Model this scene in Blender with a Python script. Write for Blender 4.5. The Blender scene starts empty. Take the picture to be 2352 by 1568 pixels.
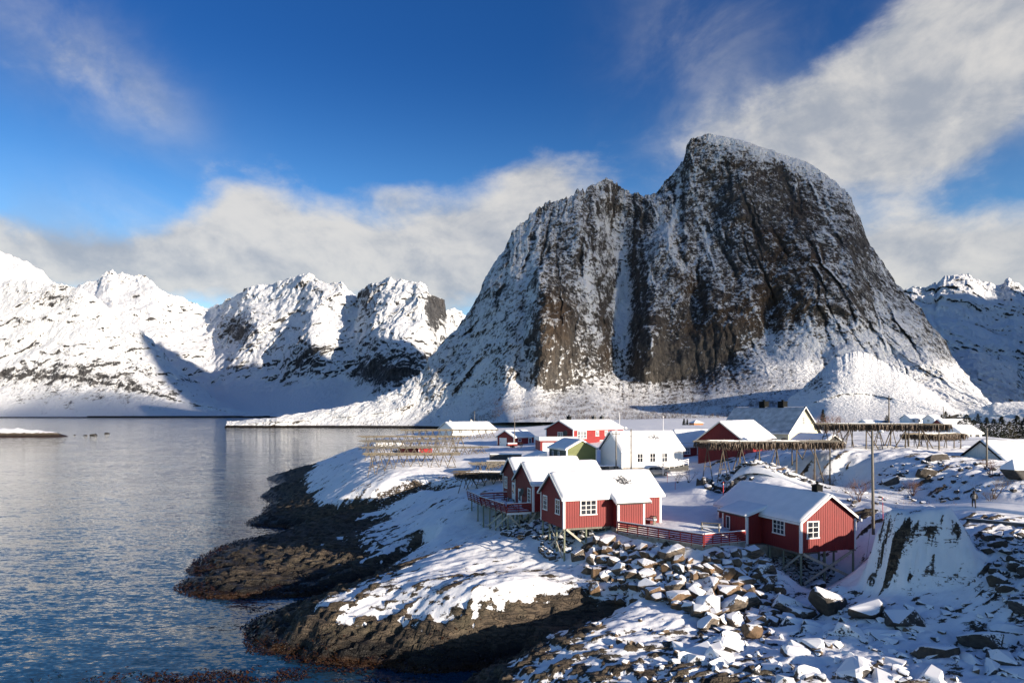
import bpy, bmesh, math, random
import numpy as np
from mathutils import Vector, Matrix
random.seed(7)
RNG = np.random.default_rng(11)
scene = bpy.context.scene
col = scene.collection

# ------------------------------------------------------------------ camera
EYE = 22.0
cam_d = bpy.data.cameras.new('camera'); cam = bpy.data.objects.new('camera', cam_d); col.objects.link(cam)
cam.location = (0, 0, EYE); cam.rotation_euler = (math.radians(90), 0, 0)
cam_d.sensor_width = 36; cam_d.lens = 24; cam_d.shift_y = 161/2352
cam_d.clip_start = 0.5; cam_d.clip_end = 90000
scene.camera = cam

# ------------------------------------------------------------------ light and exposure
SUN_AZ, SUN_EL = math.radians(52), math.radians(12.0)     # azimuth measured from -Y towards +X
TO_SUN = Vector((math.sin(SUN_AZ)*math.cos(SUN_EL), -math.cos(SUN_AZ)*math.cos(SUN_EL), math.sin(SUN_EL)))
sl = bpy.data.lights.new('sun', 'SUN'); sl.energy = 3.7; sl.angle = math.radians(0.5); sl.color = (1.0, 0.86, 0.70)
so = bpy.data.objects.new('sun', sl); col.objects.link(so)
so.rotation_euler = TO_SUN.to_track_quat('Z', 'Y').to_euler(); so.location = (60, -60, 90)
scene.view_settings.view_transform = 'Standard'; scene.view_settings.look = 'None'
scene.view_settings.gamma = 1; scene.view_settings.use_curve_mapping = False
scene.view_settings.exposure = 1.30

# ------------------------------------------------------------------ node helper
class NT:
    def __init__(s, tree): s.t = tree; s.n = tree.nodes; s.l = tree.links
    def new(s, typ, **kw):
        nd = s.n.new(typ)
        for k, v in kw.items(): setattr(nd, k, v)
        return nd
    def put(s, sock, v):
        if isinstance(v, bpy.types.NodeSocket): s.l.new(v, sock)
        elif isinstance(v, (tuple, list)) and len(v) == 3 and len(sock.default_value) == 4: sock.default_value = (*v, 1)
        else: sock.default_value = v
    def m(s, op, a, b=0.0, c=None, clamp=False):
        nd = s.new('ShaderNodeMath', operation=op, use_clamp=clamp)
        s.put(nd.inputs[0], a); s.put(nd.inputs[1], b)
        if c is not None: s.put(nd.inputs[2], c)
        return nd.outputs[0]
    def add(s, *a):
        r = a[0]
        for b in a[1:]: r = s.m('ADD', r, b)
        return r
    def mul(s, *a):
        r = a[0]
        for b in a[1:]: r = s.m('MULTIPLY', r, b)
        return r
    def sub(s, a, b): return s.m('SUBTRACT', a, b)
    def ramp(s, v, lo, hi, a=0.0, b=1.0, smooth=True):
        nd = s.new('ShaderNodeMapRange', interpolation_type='SMOOTHSTEP' if smooth else 'LINEAR')
        for i, q in enumerate((v, lo, hi, a, b)): s.put(nd.inputs[i], q)
        return nd.outputs[0]
    def mix(s, f, a, b, blend='MIX'):
        nd = s.new('ShaderNodeMix', data_type='RGBA', blend_type=blend)
        s.put(nd.inputs[0], f); s.put(nd.inputs[6], a); s.put(nd.inputs[7], b)
        return nd.outputs[2]
    def noise(s, vec, scale, detail=4, rough=0.5, dist=0.0, out=0, lac=2.0, typ=None):
        nd = s.new('ShaderNodeTexNoise')
        if typ: nd.noise_type = typ
        s.put(nd.inputs['Vector'], vec); s.put(nd.inputs['Scale'], scale); s.put(nd.inputs['Detail'], detail)
        s.put(nd.inputs['Roughness'], rough); s.put(nd.inputs['Distortion'], dist); s.put(nd.inputs['Lacunarity'], lac)
        return nd.outputs[out]
    def mapping(s, vec, rot=(0, 0, 0), scale=(1, 1, 1), loc=(0, 0, 0)):
        nd = s.new('ShaderNodeMapping')
        s.put(nd.inputs['Vector'], vec); nd.inputs['Rotation'].default_value = rot
        nd.inputs['Scale'].default_value = scale; nd.inputs['Location'].default_value = loc
        return nd.outputs[0]
    def add_v(s, v, p, k):
        n = s.new('ShaderNodeTexNoise'); s.put(n.inputs['Vector'], p); n.inputs['Scale'].default_value = .8; n.inputs['Detail'].default_value = 4
        a = s.new('ShaderNodeVectorMath', operation='SCALE'); s.put(a.inputs[0], n.outputs['Color']); a.inputs['Scale'].default_value = k
        b = s.new('ShaderNodeVectorMath', operation='ADD'); s.put(b.inputs[0], v); s.put(b.inputs[1], a.outputs[0]); return b.outputs[0]
    def sep(s, v):
        nd = s.new('ShaderNodeSeparateXYZ'); s.put(nd.inputs[0], v); return nd.outputs
    def pos(s): return s.new('ShaderNodeNewGeometry').outputs['Position']
    def attr(s, name): return s.new('ShaderNodeAttribute', attribute_name=name).outputs['Fac']
    def bump(s, h, strength=0.5, dist=0.1, normal=None):
        nd = s.new('ShaderNodeBump'); s.put(nd.inputs['Height'], h)
        nd.inputs['Strength'].default_value = strength; nd.inputs['Distance'].default_value = dist
        if normal is not None: s.put(nd.inputs['Normal'], normal)
        return nd.outputs[0]

# ------------------------------------------------------------------ sky: Nishita plus clouds laid out by compass direction
world = bpy.data.worlds.new('World'); scene.world = world; world.use_nodes = True
w = NT(world.node_tree); w.n.clear()
w_out = w.new('ShaderNodeOutputWorld'); w_bg = w.new('ShaderNodeBackground')
sky = w.new('ShaderNodeTexSky', sky_type='NISHITA', sun_disc=False)
sky.sun_elevation = SUN_EL; sky.sun_rotation = math.pi - SUN_AZ
sky.altitude = 0; sky.air_density = 1.0; sky.dust_density = 0.25; sky.ozone_density = 2.0
dirv = w.new('ShaderNodeTexCoord').outputs['Generated']
dx, dy, dz = w.sep(dirv)
AZ = w.m('ARCTAN2', dx, dy); EL = w.m('ARCSINE', dz)
def azel(px, py):
    a = math.atan((px-1176)/1568); return a, math.atan((945-py)/math.hypot(1568, px-1176))
# (px, py, spread across, spread up, tilt in degrees, weight): cloud masses
CL = [(40, 570, 220, 85, 0, .74), (290, 605, 200, 85, 0, .76), (600, 560, 215, 115, 0, .85), (760, 620, 260, 100, 0, .75), (905, 450, 85, 35, 0, .38), (1040, 560, 190, 120, 0, .8),
      (1250, 430, 75, 60, 20, .62), (1180, 520, 190, 120, 30, .55), (1390, 390, 70, 60, 0, .2), (560, 470, 90, 50, 0, .45),
      (60, 100, 230, 90, -20, .26), (210, 190, 200, 70, -35, .27), (360, 240, 70, 50, -30, .26),
      (1640, 270, 190, 100, 30, .46), (1900, 230, 280, 110, 28, .80), (2180, 120, 260, 130, 30, .85), (2330, 20, 200, 120, 20, .6), (2000, 330, 250, 85, 15, .6), (2250, 300, 220, 75, 15, .6),
      (2250, 590, 330, 110, 0, .95), (2020, 560, 150, 90, 0, .5), (1600, 90, 90, 60, 0, .26),
      (1900, 60, 170, 80, 0, -.35), (2250, 425, 230, 50, 18, -.10), (1000, 180, 420, 190, 0, -.40), (1480, 430, 110, 50, 0, -.15), (300, 420, 330, 60, 0, -.25)]
blob = None
for px, py, sa, se, tilt, wt in CL:
    a, e = azel(px, py); k = math.cos(a)**2/1568
    sa_, se_ = sa*k*1.0, se*math.cos(a)/1568
    ct, st = math.cos(math.radians(tilt)), math.sin(math.radians(tilt))
    da, de = w.sub(AZ, a), w.sub(EL, e)
    u = w.add(w.mul(da, ct/sa_), w.mul(de, st/sa_)); v = w.add(w.mul(de, ct/se_), w.mul(da, -st/se_))
    g = w.mul(w.m('EXPONENT', w.mul(w.add(w.mul(u, u), w.mul(v, v)), -0.8)), wt)
    blob = g if blob is None else w.add(blob, g)
cv = w.mapping(dirv, scale=(1, 1, 1.6))
n1 = w.noise(cv, 4.2, 10, 0.58, 0.3); n2 = w.noise(cv, 12, 9, 0.62, 0.3)
n1s = w.noise(w.mapping(cv, loc=(-.035, .02, -.03)), 4.2, 10, 0.58, 0.3); n2s = w.noise(w.mapping(cv, loc=(-.010, .005, -.012)), 12, 9, 0.62, 0.3)
away = w.ramp(w.m('ABSOLUTE', AZ), 0.78, 1.2)                       # beyond the clouds placed above, an ordinary broken sky
dens = w.add(w.mul(w.sub(n1, .5), 1.5), w.mul(w.sub(n2, .5), .75), blob, w.mul(away, .27), -0.30)
cov = w.ramp(dens, -0.10, 0.60)
veil = None
for px, py, sa, se, tilt, wt in ((120, 90, 300, 120, -25, .28), (330, 230, 110, 70, -30, .22), (1620, 180, 160, 190, 20, .30), (2000, 420, 320, 120, 10, .42), (260, 560, 320, 110, 0, .40), (2150, 200, 380, 200, 25, .30)):
    a, e = azel(px, py); k = math.cos(a)**2/1568; ct, st = math.cos(math.radians(tilt)), math.sin(math.radians(tilt)); da, de = w.sub(AZ, a), w.sub(EL, e)
    u = w.add(w.mul(da, ct/(sa*k)), w.mul(de, st/(sa*k))); v = w.add(w.mul(de, ct/(se*k)), w.mul(da, -st/(se*k)))
    g = w.mul(w.m('EXPONENT', w.mul(w.add(w.mul(u, u), w.mul(v, v)), -0.8)), wt); veil = g if veil is None else w.add(veil, g)
veil = w.mul(veil, w.ramp(w.noise(w.mapping(cv, rot=(0, .5, .3), scale=(1.0, 1, .55)), 5.5, 8, .6, .6), .36, .68, .15, 1.25))
cov = w.m('MAXIMUM', cov, w.add(w.mul(cov, .5), veil), clamp=False); cov = w.m('MINIMUM', cov, 1.0)
cov = w.mul(cov, w.ramp(EL, -0.02, 0.02))
lit = w.ramp(w.add(w.mul(w.sub(n1, n1s), 2.6), w.mul(w.sub(n2, n2s), 1.0), w.mul(w.sub(w.noise(cv, 2.2, 3, .5), .5), 1.3), .58), 0.0, 1.0)
ccol = w.mix(lit, (1.22, 1.33, 1.52), (2.35, 2.28, 2.18))
hs = w.new('ShaderNodeHueSaturation'); w.put(hs.inputs['Color'], sky.outputs[0])
hs.inputs['Saturation'].default_value = 1.24; hs.inputs['Value'].default_value = 1.0
deep = w.mix(w.ramp(EL, 0.03, 0.50), (.55, .65, .75), (0.118, 0.235, 0.41))
skyc = w.mix(1.0, hs.outputs[0], deep, 'MULTIPLY')
fin = w.mix(w.mul(cov, .93), skyc, ccol)
w.put(w_bg.inputs['Color'], fin); w_bg.inputs['Strength'].default_value = 0.128
w.l.new(w_bg.outputs[0], w_out.inputs[0])
world.cycles.sampling_method = 'MANUAL'; world.cycles.sample_map_resolution = 512

# ------------------------------------------------------------------ helpers
def W(px, py, d):
    """a point of the place seen at photo position px, py and d metres ahead of the viewpoint"""
    return ((px-1176)/1568*d, d, EYE-(py-945)/1568*d)
def WZ(px, py, z): return W(px, py, (EYE-z)*1568/(py-945))

_p = RNG.permutation(256); PERM = np.concatenate([_p, _p, _p]).astype(np.int32)
_g = RNG.normal(size=(256, 3)); GRAD = (_g/np.linalg.norm(_g, axis=1)[:, None]*1.5).astype(np.float32)
def perlin(x, y, z):
    xi, yi, zi = np.floor(x), np.floor(y), np.floor(z)
    fx, fy, fz = (x-xi).astype(np.float32), (y-yi).astype(np.float32), (z-zi).astype(np.float32)
    xi, yi, zi = (xi.astype(np.int64) & 255), (yi.astype(np.int64) & 255), (zi.astype(np.int64) & 255)
    def fade(t): return t*t*t*(t*(t*6-15)+10)
    u, v, q = fade(fx), fade(fy), fade(fz)
    def gr(a, b, c):
        g = GRAD[PERM[PERM[PERM[xi+a]+yi+b]+zi+c]]
        return g[..., 0]*(fx-a)+g[..., 1]*(fy-b)+g[..., 2]*(fz-c)
    def L(a, b, t): return a+t*(b-a)
    r = []
    for c in (0, 1):
        r.append(L(L(gr(0, 0, c), gr(1, 0, c), u), L(gr(0, 1, c), gr(1, 1, c), u), v))
    return L(r[0], r[1], q)
def fbm(x, y, z=0.0, oct=4, gain=.5, lac=2.03, ridged=False, seed=0.0):
    x = np.asarray(x, float)+seed*17.3; y = np.asarray(y, float)+seed*9.1; z = np.zeros_like(x)+z+seed*3.7
    s = 0; a = 1; tot = 0
    for i in range(oct):
        n = perlin(x, y, z)
        if ridged: n = 1-2*np.abs(n)
        s = s+a*n; tot += a; a *= gain; x = x*lac+5.2; y = y*lac+1.3; z = z*lac+7.7
    return s/tot
def sstep(a, b, v):
    t = np.clip((v-a)/(b-a), 0, 1); return t*t*(3-2*t)

def link(o, parent=None):
    col.objects.link(o)
    if parent is not None: o.parent = parent
    return o
def tag(o, label=None, cat=None, group=None, kind=None):
    if label: o['label'] = label
    if cat: o['category'] = cat
    if group: o['group'] = group
    if kind: o['kind'] = kind
    return o
def thing(name, label, cat, loc=(0, 0, 0), rotz=0.0, group=None):
    o = bpy.data.objects.new(name, None); link(o); o.location = loc; o.rotation_euler = (0, 0, rotz)
    o.empty_display_size = .3
    return tag(o, label, cat, group)
def grid_mesh(name, P, mat, mask=None, attrs=None, smooth=True):
    """P: rows x cols x 3"""
    nr, nc = P.shape[:2]
    i = np.arange(nr*nc).reshape(nr, nc)
    q = np.stack([i[:-1, :-1], i[:-1, 1:], i[1:, 1:], i[1:, :-1]], -1).reshape(-1, 4)
    if mask is not None: q = q[mask.reshape(-1)]
    return np_mesh(name, P.reshape(-1, 3), q, mat, attrs, smooth)
def np_mesh(name, V, F, mat, attrs=None, smooth=True):
    me = bpy.data.meshes.new(name); nv, nf, k = len(V), len(F), F.shape[1]
    me.vertices.add(nv); me.vertices.foreach_set('co', np.ascontiguousarray(V, np.float32).ravel())
    me.loops.add(nf*k); me.loops.foreach_set('vertex_index', F.astype(np.int32).ravel())
    me.polygons.add(nf); me.polygons.foreach_set('loop_start', np.arange(0, nf*k, k, dtype=np.int32))
    me.polygons.foreach_set('loop_total', np.full(nf, k, np.int32))
    me.polygons.foreach_set('use_smooth', np.full(nf, smooth))
    if attrs:
        for an, av in attrs.items():
            at = me.attributes.new(an, 'FLOAT', 'POINT'); at.data.foreach_set('value', np.ascontiguousarray(av, np.float32).ravel())
    me.update(calc_edges=True); me.validate()
    me.materials.append(mat)
    return bpy.data.objects.new(name, me)

class MB:
    """collects boxes, bars, tubes; build() links them as one mesh object"""
    def __init__(s): s.v = []; s.f = []
    def poly(s, pts, faces):
        b = len(s.v); s.v += [tuple(p) for p in pts]; s.f += [tuple(b+i for i in f) for f in faces]; return s
    def box(s, x0, x1, y0, y1, z0, z1):
        return s.poly([(x0, y0, z0), (x1, y0, z0), (x1, y1, z0), (x0, y1, z0), (x0, y0, z1), (x1, y0, z1), (x1, y1, z1), (x0, y1, z1)],
                      [(0, 3, 2, 1), (4, 5, 6, 7), (0, 1, 5, 4), (1, 2, 6, 5), (2, 3, 7, 6), (3, 0, 4, 7)])
    def prism(s, poly, axis, a0, a1):
        """polygon given in the two other axes, drawn out along axis"""
        def P(u, v, a): return {'x': (a, u, v), 'y': (u, a, v), 'z': (u, v, a)}[axis]
        n = len(poly); pts = [P(u, v, a0) for u, v in poly]+[P(u, v, a1) for u, v in poly]
        return s.poly(pts, [tuple(range(n))[::-1], tuple(range(n, 2*n))]+[(i, (i+1) % n, n+(i+1) % n, n+i) for i in range(n)])
    def bar(s, p, q, wd, ht, up=(0, 0, 1)):
        p, q = Vector(p), Vector(q); d = (q-p).normalized(); upv = Vector(up)
        if abs(d.dot(upv)) > .98: upv = Vector((0, 1, 0))
        r = d.cross(upv).normalized()*wd/2; u = r.cross(d).normalized()*ht/2
        pts = [p-r-u, p+r-u, p+r+u, p-r+u, q-r-u, q+r-u, q+r+u, q-r+u]
        return s.poly(pts, [(0, 1, 2, 3), (7, 6, 5, 4), (0, 4, 5, 1), (1, 5, 6, 2), (2, 6, 7, 3), (3, 7, 4, 0)])
    def tube(s, p, q, r0, r1=None, n=6, cap=True):
        r1 = r0 if r1 is None else r1
        p, q = Vector(p), Vector(q); d = (q-p).normalized(); t = Vector((1, 0, 0)) if abs(d.x) < .8 else Vector((0, 1, 0))
        a = d.cross(t).normalized(); b = d.cross(a)
        pts = [p+(a*math.cos(k*2*math.pi/n)+b*math.sin(k*2*math.pi/n))*r0 for k in range(n)]
        pts += [q+(a*math.cos(k*2*math.pi/n)+b*math.sin(k*2*math.pi/n))*r1 for k in range(n)]
        fs = [(k, (k+1) % n, n+(k+1) % n, n+k) for k in range(n)]
        if cap: fs += [tuple(range(n))[::-1], tuple(range(n, 2*n))]
        return s.poly(pts, fs)
    def lathe(s, prof, n=12, c=(0, 0, 0)):
        pts = [(c[0]+r*math.cos(k*2*math.pi/n), c[1]+r*math.sin(k*2*math.pi/n), c[2]+z) for r, z in prof for k in range(n)]
        fs = [(i*n+k, i*n+(k+1) % n, (i+1)*n+(k+1) % n, (i+1)*n+k) for i in range(len(prof)-1) for k in range(n)]
        fs += [tuple(range(n))[::-1], tuple((len(prof)-1)*n+k for k in range(n))]
        return s.poly(pts, fs)
    def mesh(s, name, mat, smooth=False):
        me = bpy.data.meshes.new(name); me.from_pydata([tuple(v) for v in s.v], [], s.f)
        bm = bmesh.new(); bm.from_mesh(me); bmesh.ops.recalc_face_normals(bm, faces=bm.faces); bm.to_mesh(me); bm.free()
        for m_ in (mat if isinstance(mat, (list, tuple)) else [mat]): me.materials.append(m_)
        if smooth: me.polygons.foreach_set('use_smooth', [True]*len(me.polygons))
        return me
    def build(s, name, mat, parent=None, smooth=False):
        return link(bpy.data.objects.new(name, s.mesh(name, mat, smooth)), parent)
def shared(name, me, parent, loc=(0, 0, 0), rot=(0, 0, 0), scale=(1, 1, 1)):
    o = bpy.data.objects.new(name, me); link(o, parent); o.location = loc; o.rotation_euler = rot; o.scale = scale; return o
def stick(name, me, parent, p, q, r):
    """a unit pole mesh (radius 1, length 1 along z) laid from p to q"""
    p, q = Vector(p), Vector(q); d = q-p
    o = bpy.data.objects.new(name, me); link(o, parent)
    o.location = p; o.rotation_mode = 'QUATERNION'; o.rotation_quaternion = d.to_track_quat('Z', 'Y'); o.scale = (r, r, d.length)
    return o

# ------------------------------------------------------------------ materials
def material(name):
    m = bpy.data.materials.new(name); m.use_nodes = True
    t = NT(m.node_tree); b = t.n['Principled BSDF']; return m, t, b
def plain(name, c, rough=.7, var=.15, scale=3.0, bump=0.0, stretch=(1, 1, 1), metal=0.0, spec=None, dirt=None):
    m, t, b = material(name)
    tc = t.new('ShaderNodeTexCoord').outputs['Object']; v = t.mapping(tc, scale=stretch)
    n = t.noise(v, scale, 6, .6)
    lo = tuple(x*(1-var) for x in c); hi = tuple(min(1, x*(1+var)) for x in c)
    cc = t.mix(t.ramp(n, .3, .7), lo, hi)
    if dirt: cc = t.mix(t.ramp(t.noise(tc, scale*.35, 5, .65), .5, .75, 0, dirt[3]), cc, dirt[:3])
    t.put(b.inputs['Base Color'], cc); t.put(b.inputs['Roughness'], rough); b.inputs['Metallic'].default_value = metal
    if spec is not None: b.inputs['Specular IOR Level'].default_value = spec
    if bump: t.put(b.inputs['Normal'], t.bump(n, bump, .02))
    return m
M = {}
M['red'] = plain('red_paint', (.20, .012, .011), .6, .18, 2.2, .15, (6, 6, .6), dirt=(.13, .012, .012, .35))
M['red_dark_shaded'] = plain('dark_and_shaded_red', (.19, .013, .013), .65, .15, 2.0, .15, (5, 5, .5))  # shade put into the red of walls turned from the sun; also plain dark red
M['red_far_sunlit'] = plain('bright_and_sunlit_red', (.24, .013, .012), .6, .12, 1.5)  # sunlight put into the red of sun-facing walls and rails; also far paint
M['white'] = plain('white_paint', (.78, .78, .76), .5, .05, 3.0)
M['white_wall'] = plain('white_cladding', (.80, .80, .79), .6, .04, 1.2, .1, (1, 1, 8))
M['cream'] = plain('cream_cladding', (.56, .52, .37), .6, .05, 1.2)
M['green'] = plain('green_cladding', (.15, .17, .055), .65, .12, 1.3, .1, (.5, .5, 9))
M['green_shaded'] = plain('shaded_green_cladding', (.045, .06, .045), .65, .12, 1.3)  # copy of the green with the shade of the left wall painted in
M['grey_wood'] = plain('weathered_wood', (.16, .145, .12), .8, .35, 3.0, .3, (8, 8, .7))
M['pale_wood'] = plain('pale_pole_wood', (.21, .18, .13), .8, .3, 3.0, .2, (8, 8, .7))
M['dark_wood'] = plain('dark_pole_wood', (.13, .105, .075), .8, .35, 3.0, .2, (8, 8, .7))
M['stilt'] = plain('impregnated_timber', (.20, .215, .15), .75, .3, 2.5, .2, (6, 6, .6))
M['brace'] = plain('pale_timber', (.42, .38, .30), .75, .2, 2.5, .2, (6, 6, .6))
M['concrete'] = plain('concrete', (.27, .25, .21), .85, .25, 2.0, .25)
M['black'] = plain('black_metal', (.009, .010, .010), .8, .2, 4.0, spec=.1)
M['roof_dark'] = plain('dark_roofing', (.05, .048, .047), .7, .2, 3.0)
M['grey_wall'] = plain('grey_cladding', (.60, .58, .54), .7, .1, 1.0, .15, (8, 8, .5))
M['grey_dark'] = plain('tarred_cladding', (.055, .055, .052), .75, .25, 1.0, .15, (8, 8, .5))
M['steel'] = plain('galvanised_steel', (.30, .31, .32), .45, .2, 2.0, metal=.7)
M['rail_steel'] = plain('weathered_steel', (.11, .115, .12), .5, .25, 2.0, metal=.5)
M['orange'] = plain('ochre_paint', (.36, .13, .03), .65, .15, 1.5)
M['signal_red'] = plain('signal_red', (.55, .03, .03), .5, .1, 2.0)
M['wire'] = plain('cable', (.02, .02, .02), .6, .05, 1.0)
M['twig'] = plain('twig_bark', (.085, .06, .045), .85, .3, 2.0)
M['twig_red'] = plain('reddish_twig_bark', (.12, .062, .045), .85, .3, 2.0)
M['straw'] = plain('dry_grass', (.24, .15, .07), .9, .4, 1.5)
M['needle'] = plain('spruce_needles', (.014, .022, .014), .8, .45, 1.2)
M['needle_warm'] = plain('juniper_needles', (.055, .05, .022), .8, .45, 1.2)
M['paint_car'] = plain('silver_car_paint', (.30, .30, .30), .28, .05, 1.0, metal=.6)
M['rubber'] = plain('rubber', (.012, .012, .012), .8, .1, 3.0)
M['cloth_black'] = plain('black_cloth', (.015, .015, .018), .85, .2, 6.0)
M['cloth_grey'] = plain('grey_cloth', (.16, .155, .15), .85, .1, 6.0)
M['skin'] = plain('skin', (.42, .26, .20), .55, .06, 8.0)
def glass(name, c, rough):
    m, t, b = material(name); tc = t.new('ShaderNodeTexCoord').outputs['Object']
    n = t.noise(tc, 1.7, 3, .5)
    t.put(b.inputs['Base Color'], t.mix(t.ramp(n, .35, .7), c, tuple(x*3+.02 for x in c))); b.inputs['Roughness'].default_value = rough
    b.inputs['Specular IOR Level'].default_value = .6
    return m
M['pane'] = glass('window_glass', (.012, .014, .018), .06)
M['curtained'] = glass('curtained_glass', (.10, .11, .12), .12)
def snow_mat(name, patches=None, tiles=False):
    m, t, b = material(name); p = t.pos()
    tc = t.new('ShaderNodeTexCoord').outputs['Object']
    n = t.noise(p, .9, 6, .55); f = t.noise(p, 14, 4, .6)
    c = t.mix(t.ramp(n, .3, .7), (.80, .815, .83), (.87, .875, .88))
    if patches:
        u, v, z = t.sep(tc)
        cx, cy, rx, ry, thr = patches
        gx = t.mul(t.sub(u, cx), 1/rx); gy = t.mul(t.sub(v, cy), 1/ry)
        g = t.m('EXPONENT', t.mul(t.add(t.mul(gx, gx), t.mul(gy, gy)), -1.0))
        k = t.noise(tc, 3.4, 6, .72, .4)
        c = t.mix(t.ramp(t.add(t.mul(g, .33), k), thr, thr+.05), c, (.05, .052, .055))
    if tiles:
        u, v, z = t.sep(tc)
        row = t.m('SINE', t.mul(z, 2*math.pi/.26)); colm = t.m('SINE', t.mul(u, 2*math.pi/.30))
        k = t.add(t.mul(row, .45), t.mul(colm, .12), t.mul(t.sub(t.noise(tc, .8, 5, .6), .5), 1.3))
        c = t.mix(t.ramp(k, -.45, .55), c, (.11, .12, .13))
    t.put(b.inputs['Base Color'], c); b.inputs['Roughness'].default_value = .65; b.inputs['Specular IOR Level'].default_value = .25
    t.put(b.inputs['Normal'], t.bump(t.add(n, t.mul(f, .08)), .35, .12))
    return m
M['snow'] = snow_mat('snow')
M['snow_patch'] = snow_mat('snow_worn', (7.6, 1.6, 1.6, 1.1, .745))
M['snow_white_house'] = snow_mat('snow_thin', (7.5, 2.5, 3.0, 1.4, .80))
M['snow_tile'] = snow_mat('snow_on_tiles', None, True)
# ------------------------------------------------------------------ ground materials
def ground_mat():
    m, t, b = material('snow_and_gneiss'); p = t.pos(); x, y, z = t.sep(p)
    rk = t.attr('rock')
    fine = t.noise(p, 2.6, 6, .65); strat = t.noise(t.mapping(p, rot=(0, 0, -.42), scale=(.35, 1.6, 2.2)), 1.7, 6, .62, .4)
    gv_ = t.mapping(p, rot=(0, 0, -.42), scale=(.30, 1.25, 1.6)); ln = t.m('ABSOLUTE', t.sub(t.noise(gv_, 1.15, 5, .6, .5), .5)); pat = t.ramp(t.noise(p, .30, 4, .6), .45, .65)
    grit = t.noise(p, 7.0, 4, .65); lines = t.mul(t.ramp(ln, .0, .03, 1.0, 0.0), pat)
    mask = t.ramp(t.add(rk, t.mul(t.sub(fine, .5), 1.15), t.mul(t.sub(strat, .5), .9), t.mul(t.sub(grit, .5), .5), t.mul(lines, t.ramp(rk, -.9, .2, 0, .75))), .42, .60)
    rc = t.mix(t.ramp(strat, .3, .72), (.024, .021, .018), (.16, .122, .084))
    rc = t.mix(t.ramp(t.noise(p, .35, 4, .6), .45, .7), rc, t.mix(.5, rc, (.085, .078, .05)))
    crack = t.new('ShaderNodeTexVoronoi', feature='DISTANCE_TO_EDGE'); t.put(crack.inputs['Vector'], t.add_v(t.mapping(p, rot=(0, 0, -.42), scale=(.35, 1.1, 1.0)), p, 1.6)); crack.inputs['Scale'].default_value = .9
    cr = t.ramp(crack.outputs['Distance'], 0.0, .05)
    rc = t.mix(t.mul(t.sub(1.0, cr), .5), rc, (.012, .011, .010))
    tide = t.ramp(t.add(z, t.mul(t.sub(t.noise(p, .5, 5, .6), .5), 2.4)), .9, 2.3)
    rc = t.mix(tide, (.014, .012, .010), rc)
    wrack = t.ramp(t.add(z, t.mul(t.sub(t.noise(p, .8, 5, .6), .5), 1.0)), .25, .75)
    rc = t.mix(wrack, (.035, .016, .006), rc)
    sc = t.mix(t.ramp(t.noise(p, .6, 5, .55), .3, .7), (.79, .805, .825), (.87, .875, .88))
    c = t.mix(mask, sc, rc)
    t.put(b.inputs['Base Color'], c)
    t.put(b.inputs['Roughness'], t.mix(mask, (.65, .65, .65), t.mix(tide, (.42, .42, .42), (.8, .8, .8))))
    b.inputs['Specular IOR Level'].default_value = .3
    hs_ = t.add(t.mul(t.noise(p, .9, 5, .5), .5), t.mul(t.noise(p, 6, 4, .6), .10))
    hr = t.add(t.mul(strat, 1.9), t.mul(fine, 1.2), t.mul(cr, .6), t.mul(grit, .4))
    h = t.add(t.mul(t.sub(1.0, mask), hs_), t.mul(mask, t.sub(hr, 1.9)))
    t.put(b.inputs['Normal'], t.bump(h, .9, .22))
    return m
M['ground'] = ground_mat()
def rock_mat(name, dark, light, warm, cover=.52):
    m, t, b = material(name); p = t.pos(); g = t.new('ShaderNodeNewGeometry')
    tc = t.new('ShaderNodeTexCoord').outputs['Object']
    oi = t.new('ShaderNodeObjectInfo').outputs['Random']
    n = t.noise(p, 2.3, 6, .62); st = t.noise(t.mapping(p, rot=(.5, .3, .2), scale=(1, 1, 3.5)), 1.7, 6, .6)
    c = t.mix(t.ramp(st, .3, .7), dark, light); c = t.mix(t.mul(t.ramp(oi, .25, .9), .9), c, t.mix(t.ramp(n, .3, .7), tuple(x*.5 for x in warm), warm))
    nz = t.sep(g.outputs['Normal'])[2]
    sn = t.ramp(t.add(nz, t.mul(t.sub(n, .5), .95), t.mul(t.sub(t.noise(p, 8, 5, .65), .5), .7), t.mul(t.sub(oi, .5), -.35)), cover, cover+.10)
    c = t.mix(sn, c, (.83, .84, .855))
    t.put(b.inputs['Base Color'], c); b.inputs['Roughness'].default_value = .75; b.inputs['Specular IOR Level'].default_value = .3
    t.put(b.inputs['Normal'], t.bump(t.add(t.mul(n, t.sub(1.05, sn)), t.mul(sn, .7)), .8, .12))
    return m
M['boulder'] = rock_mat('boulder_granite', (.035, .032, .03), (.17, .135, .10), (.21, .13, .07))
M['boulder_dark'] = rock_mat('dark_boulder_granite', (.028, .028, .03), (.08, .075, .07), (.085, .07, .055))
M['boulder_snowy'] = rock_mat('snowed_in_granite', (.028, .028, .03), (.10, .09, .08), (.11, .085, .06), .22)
M['skerry'] = plain('wet_dark_rock', (.022, .019, .016), .5, .4, .8)
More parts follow.
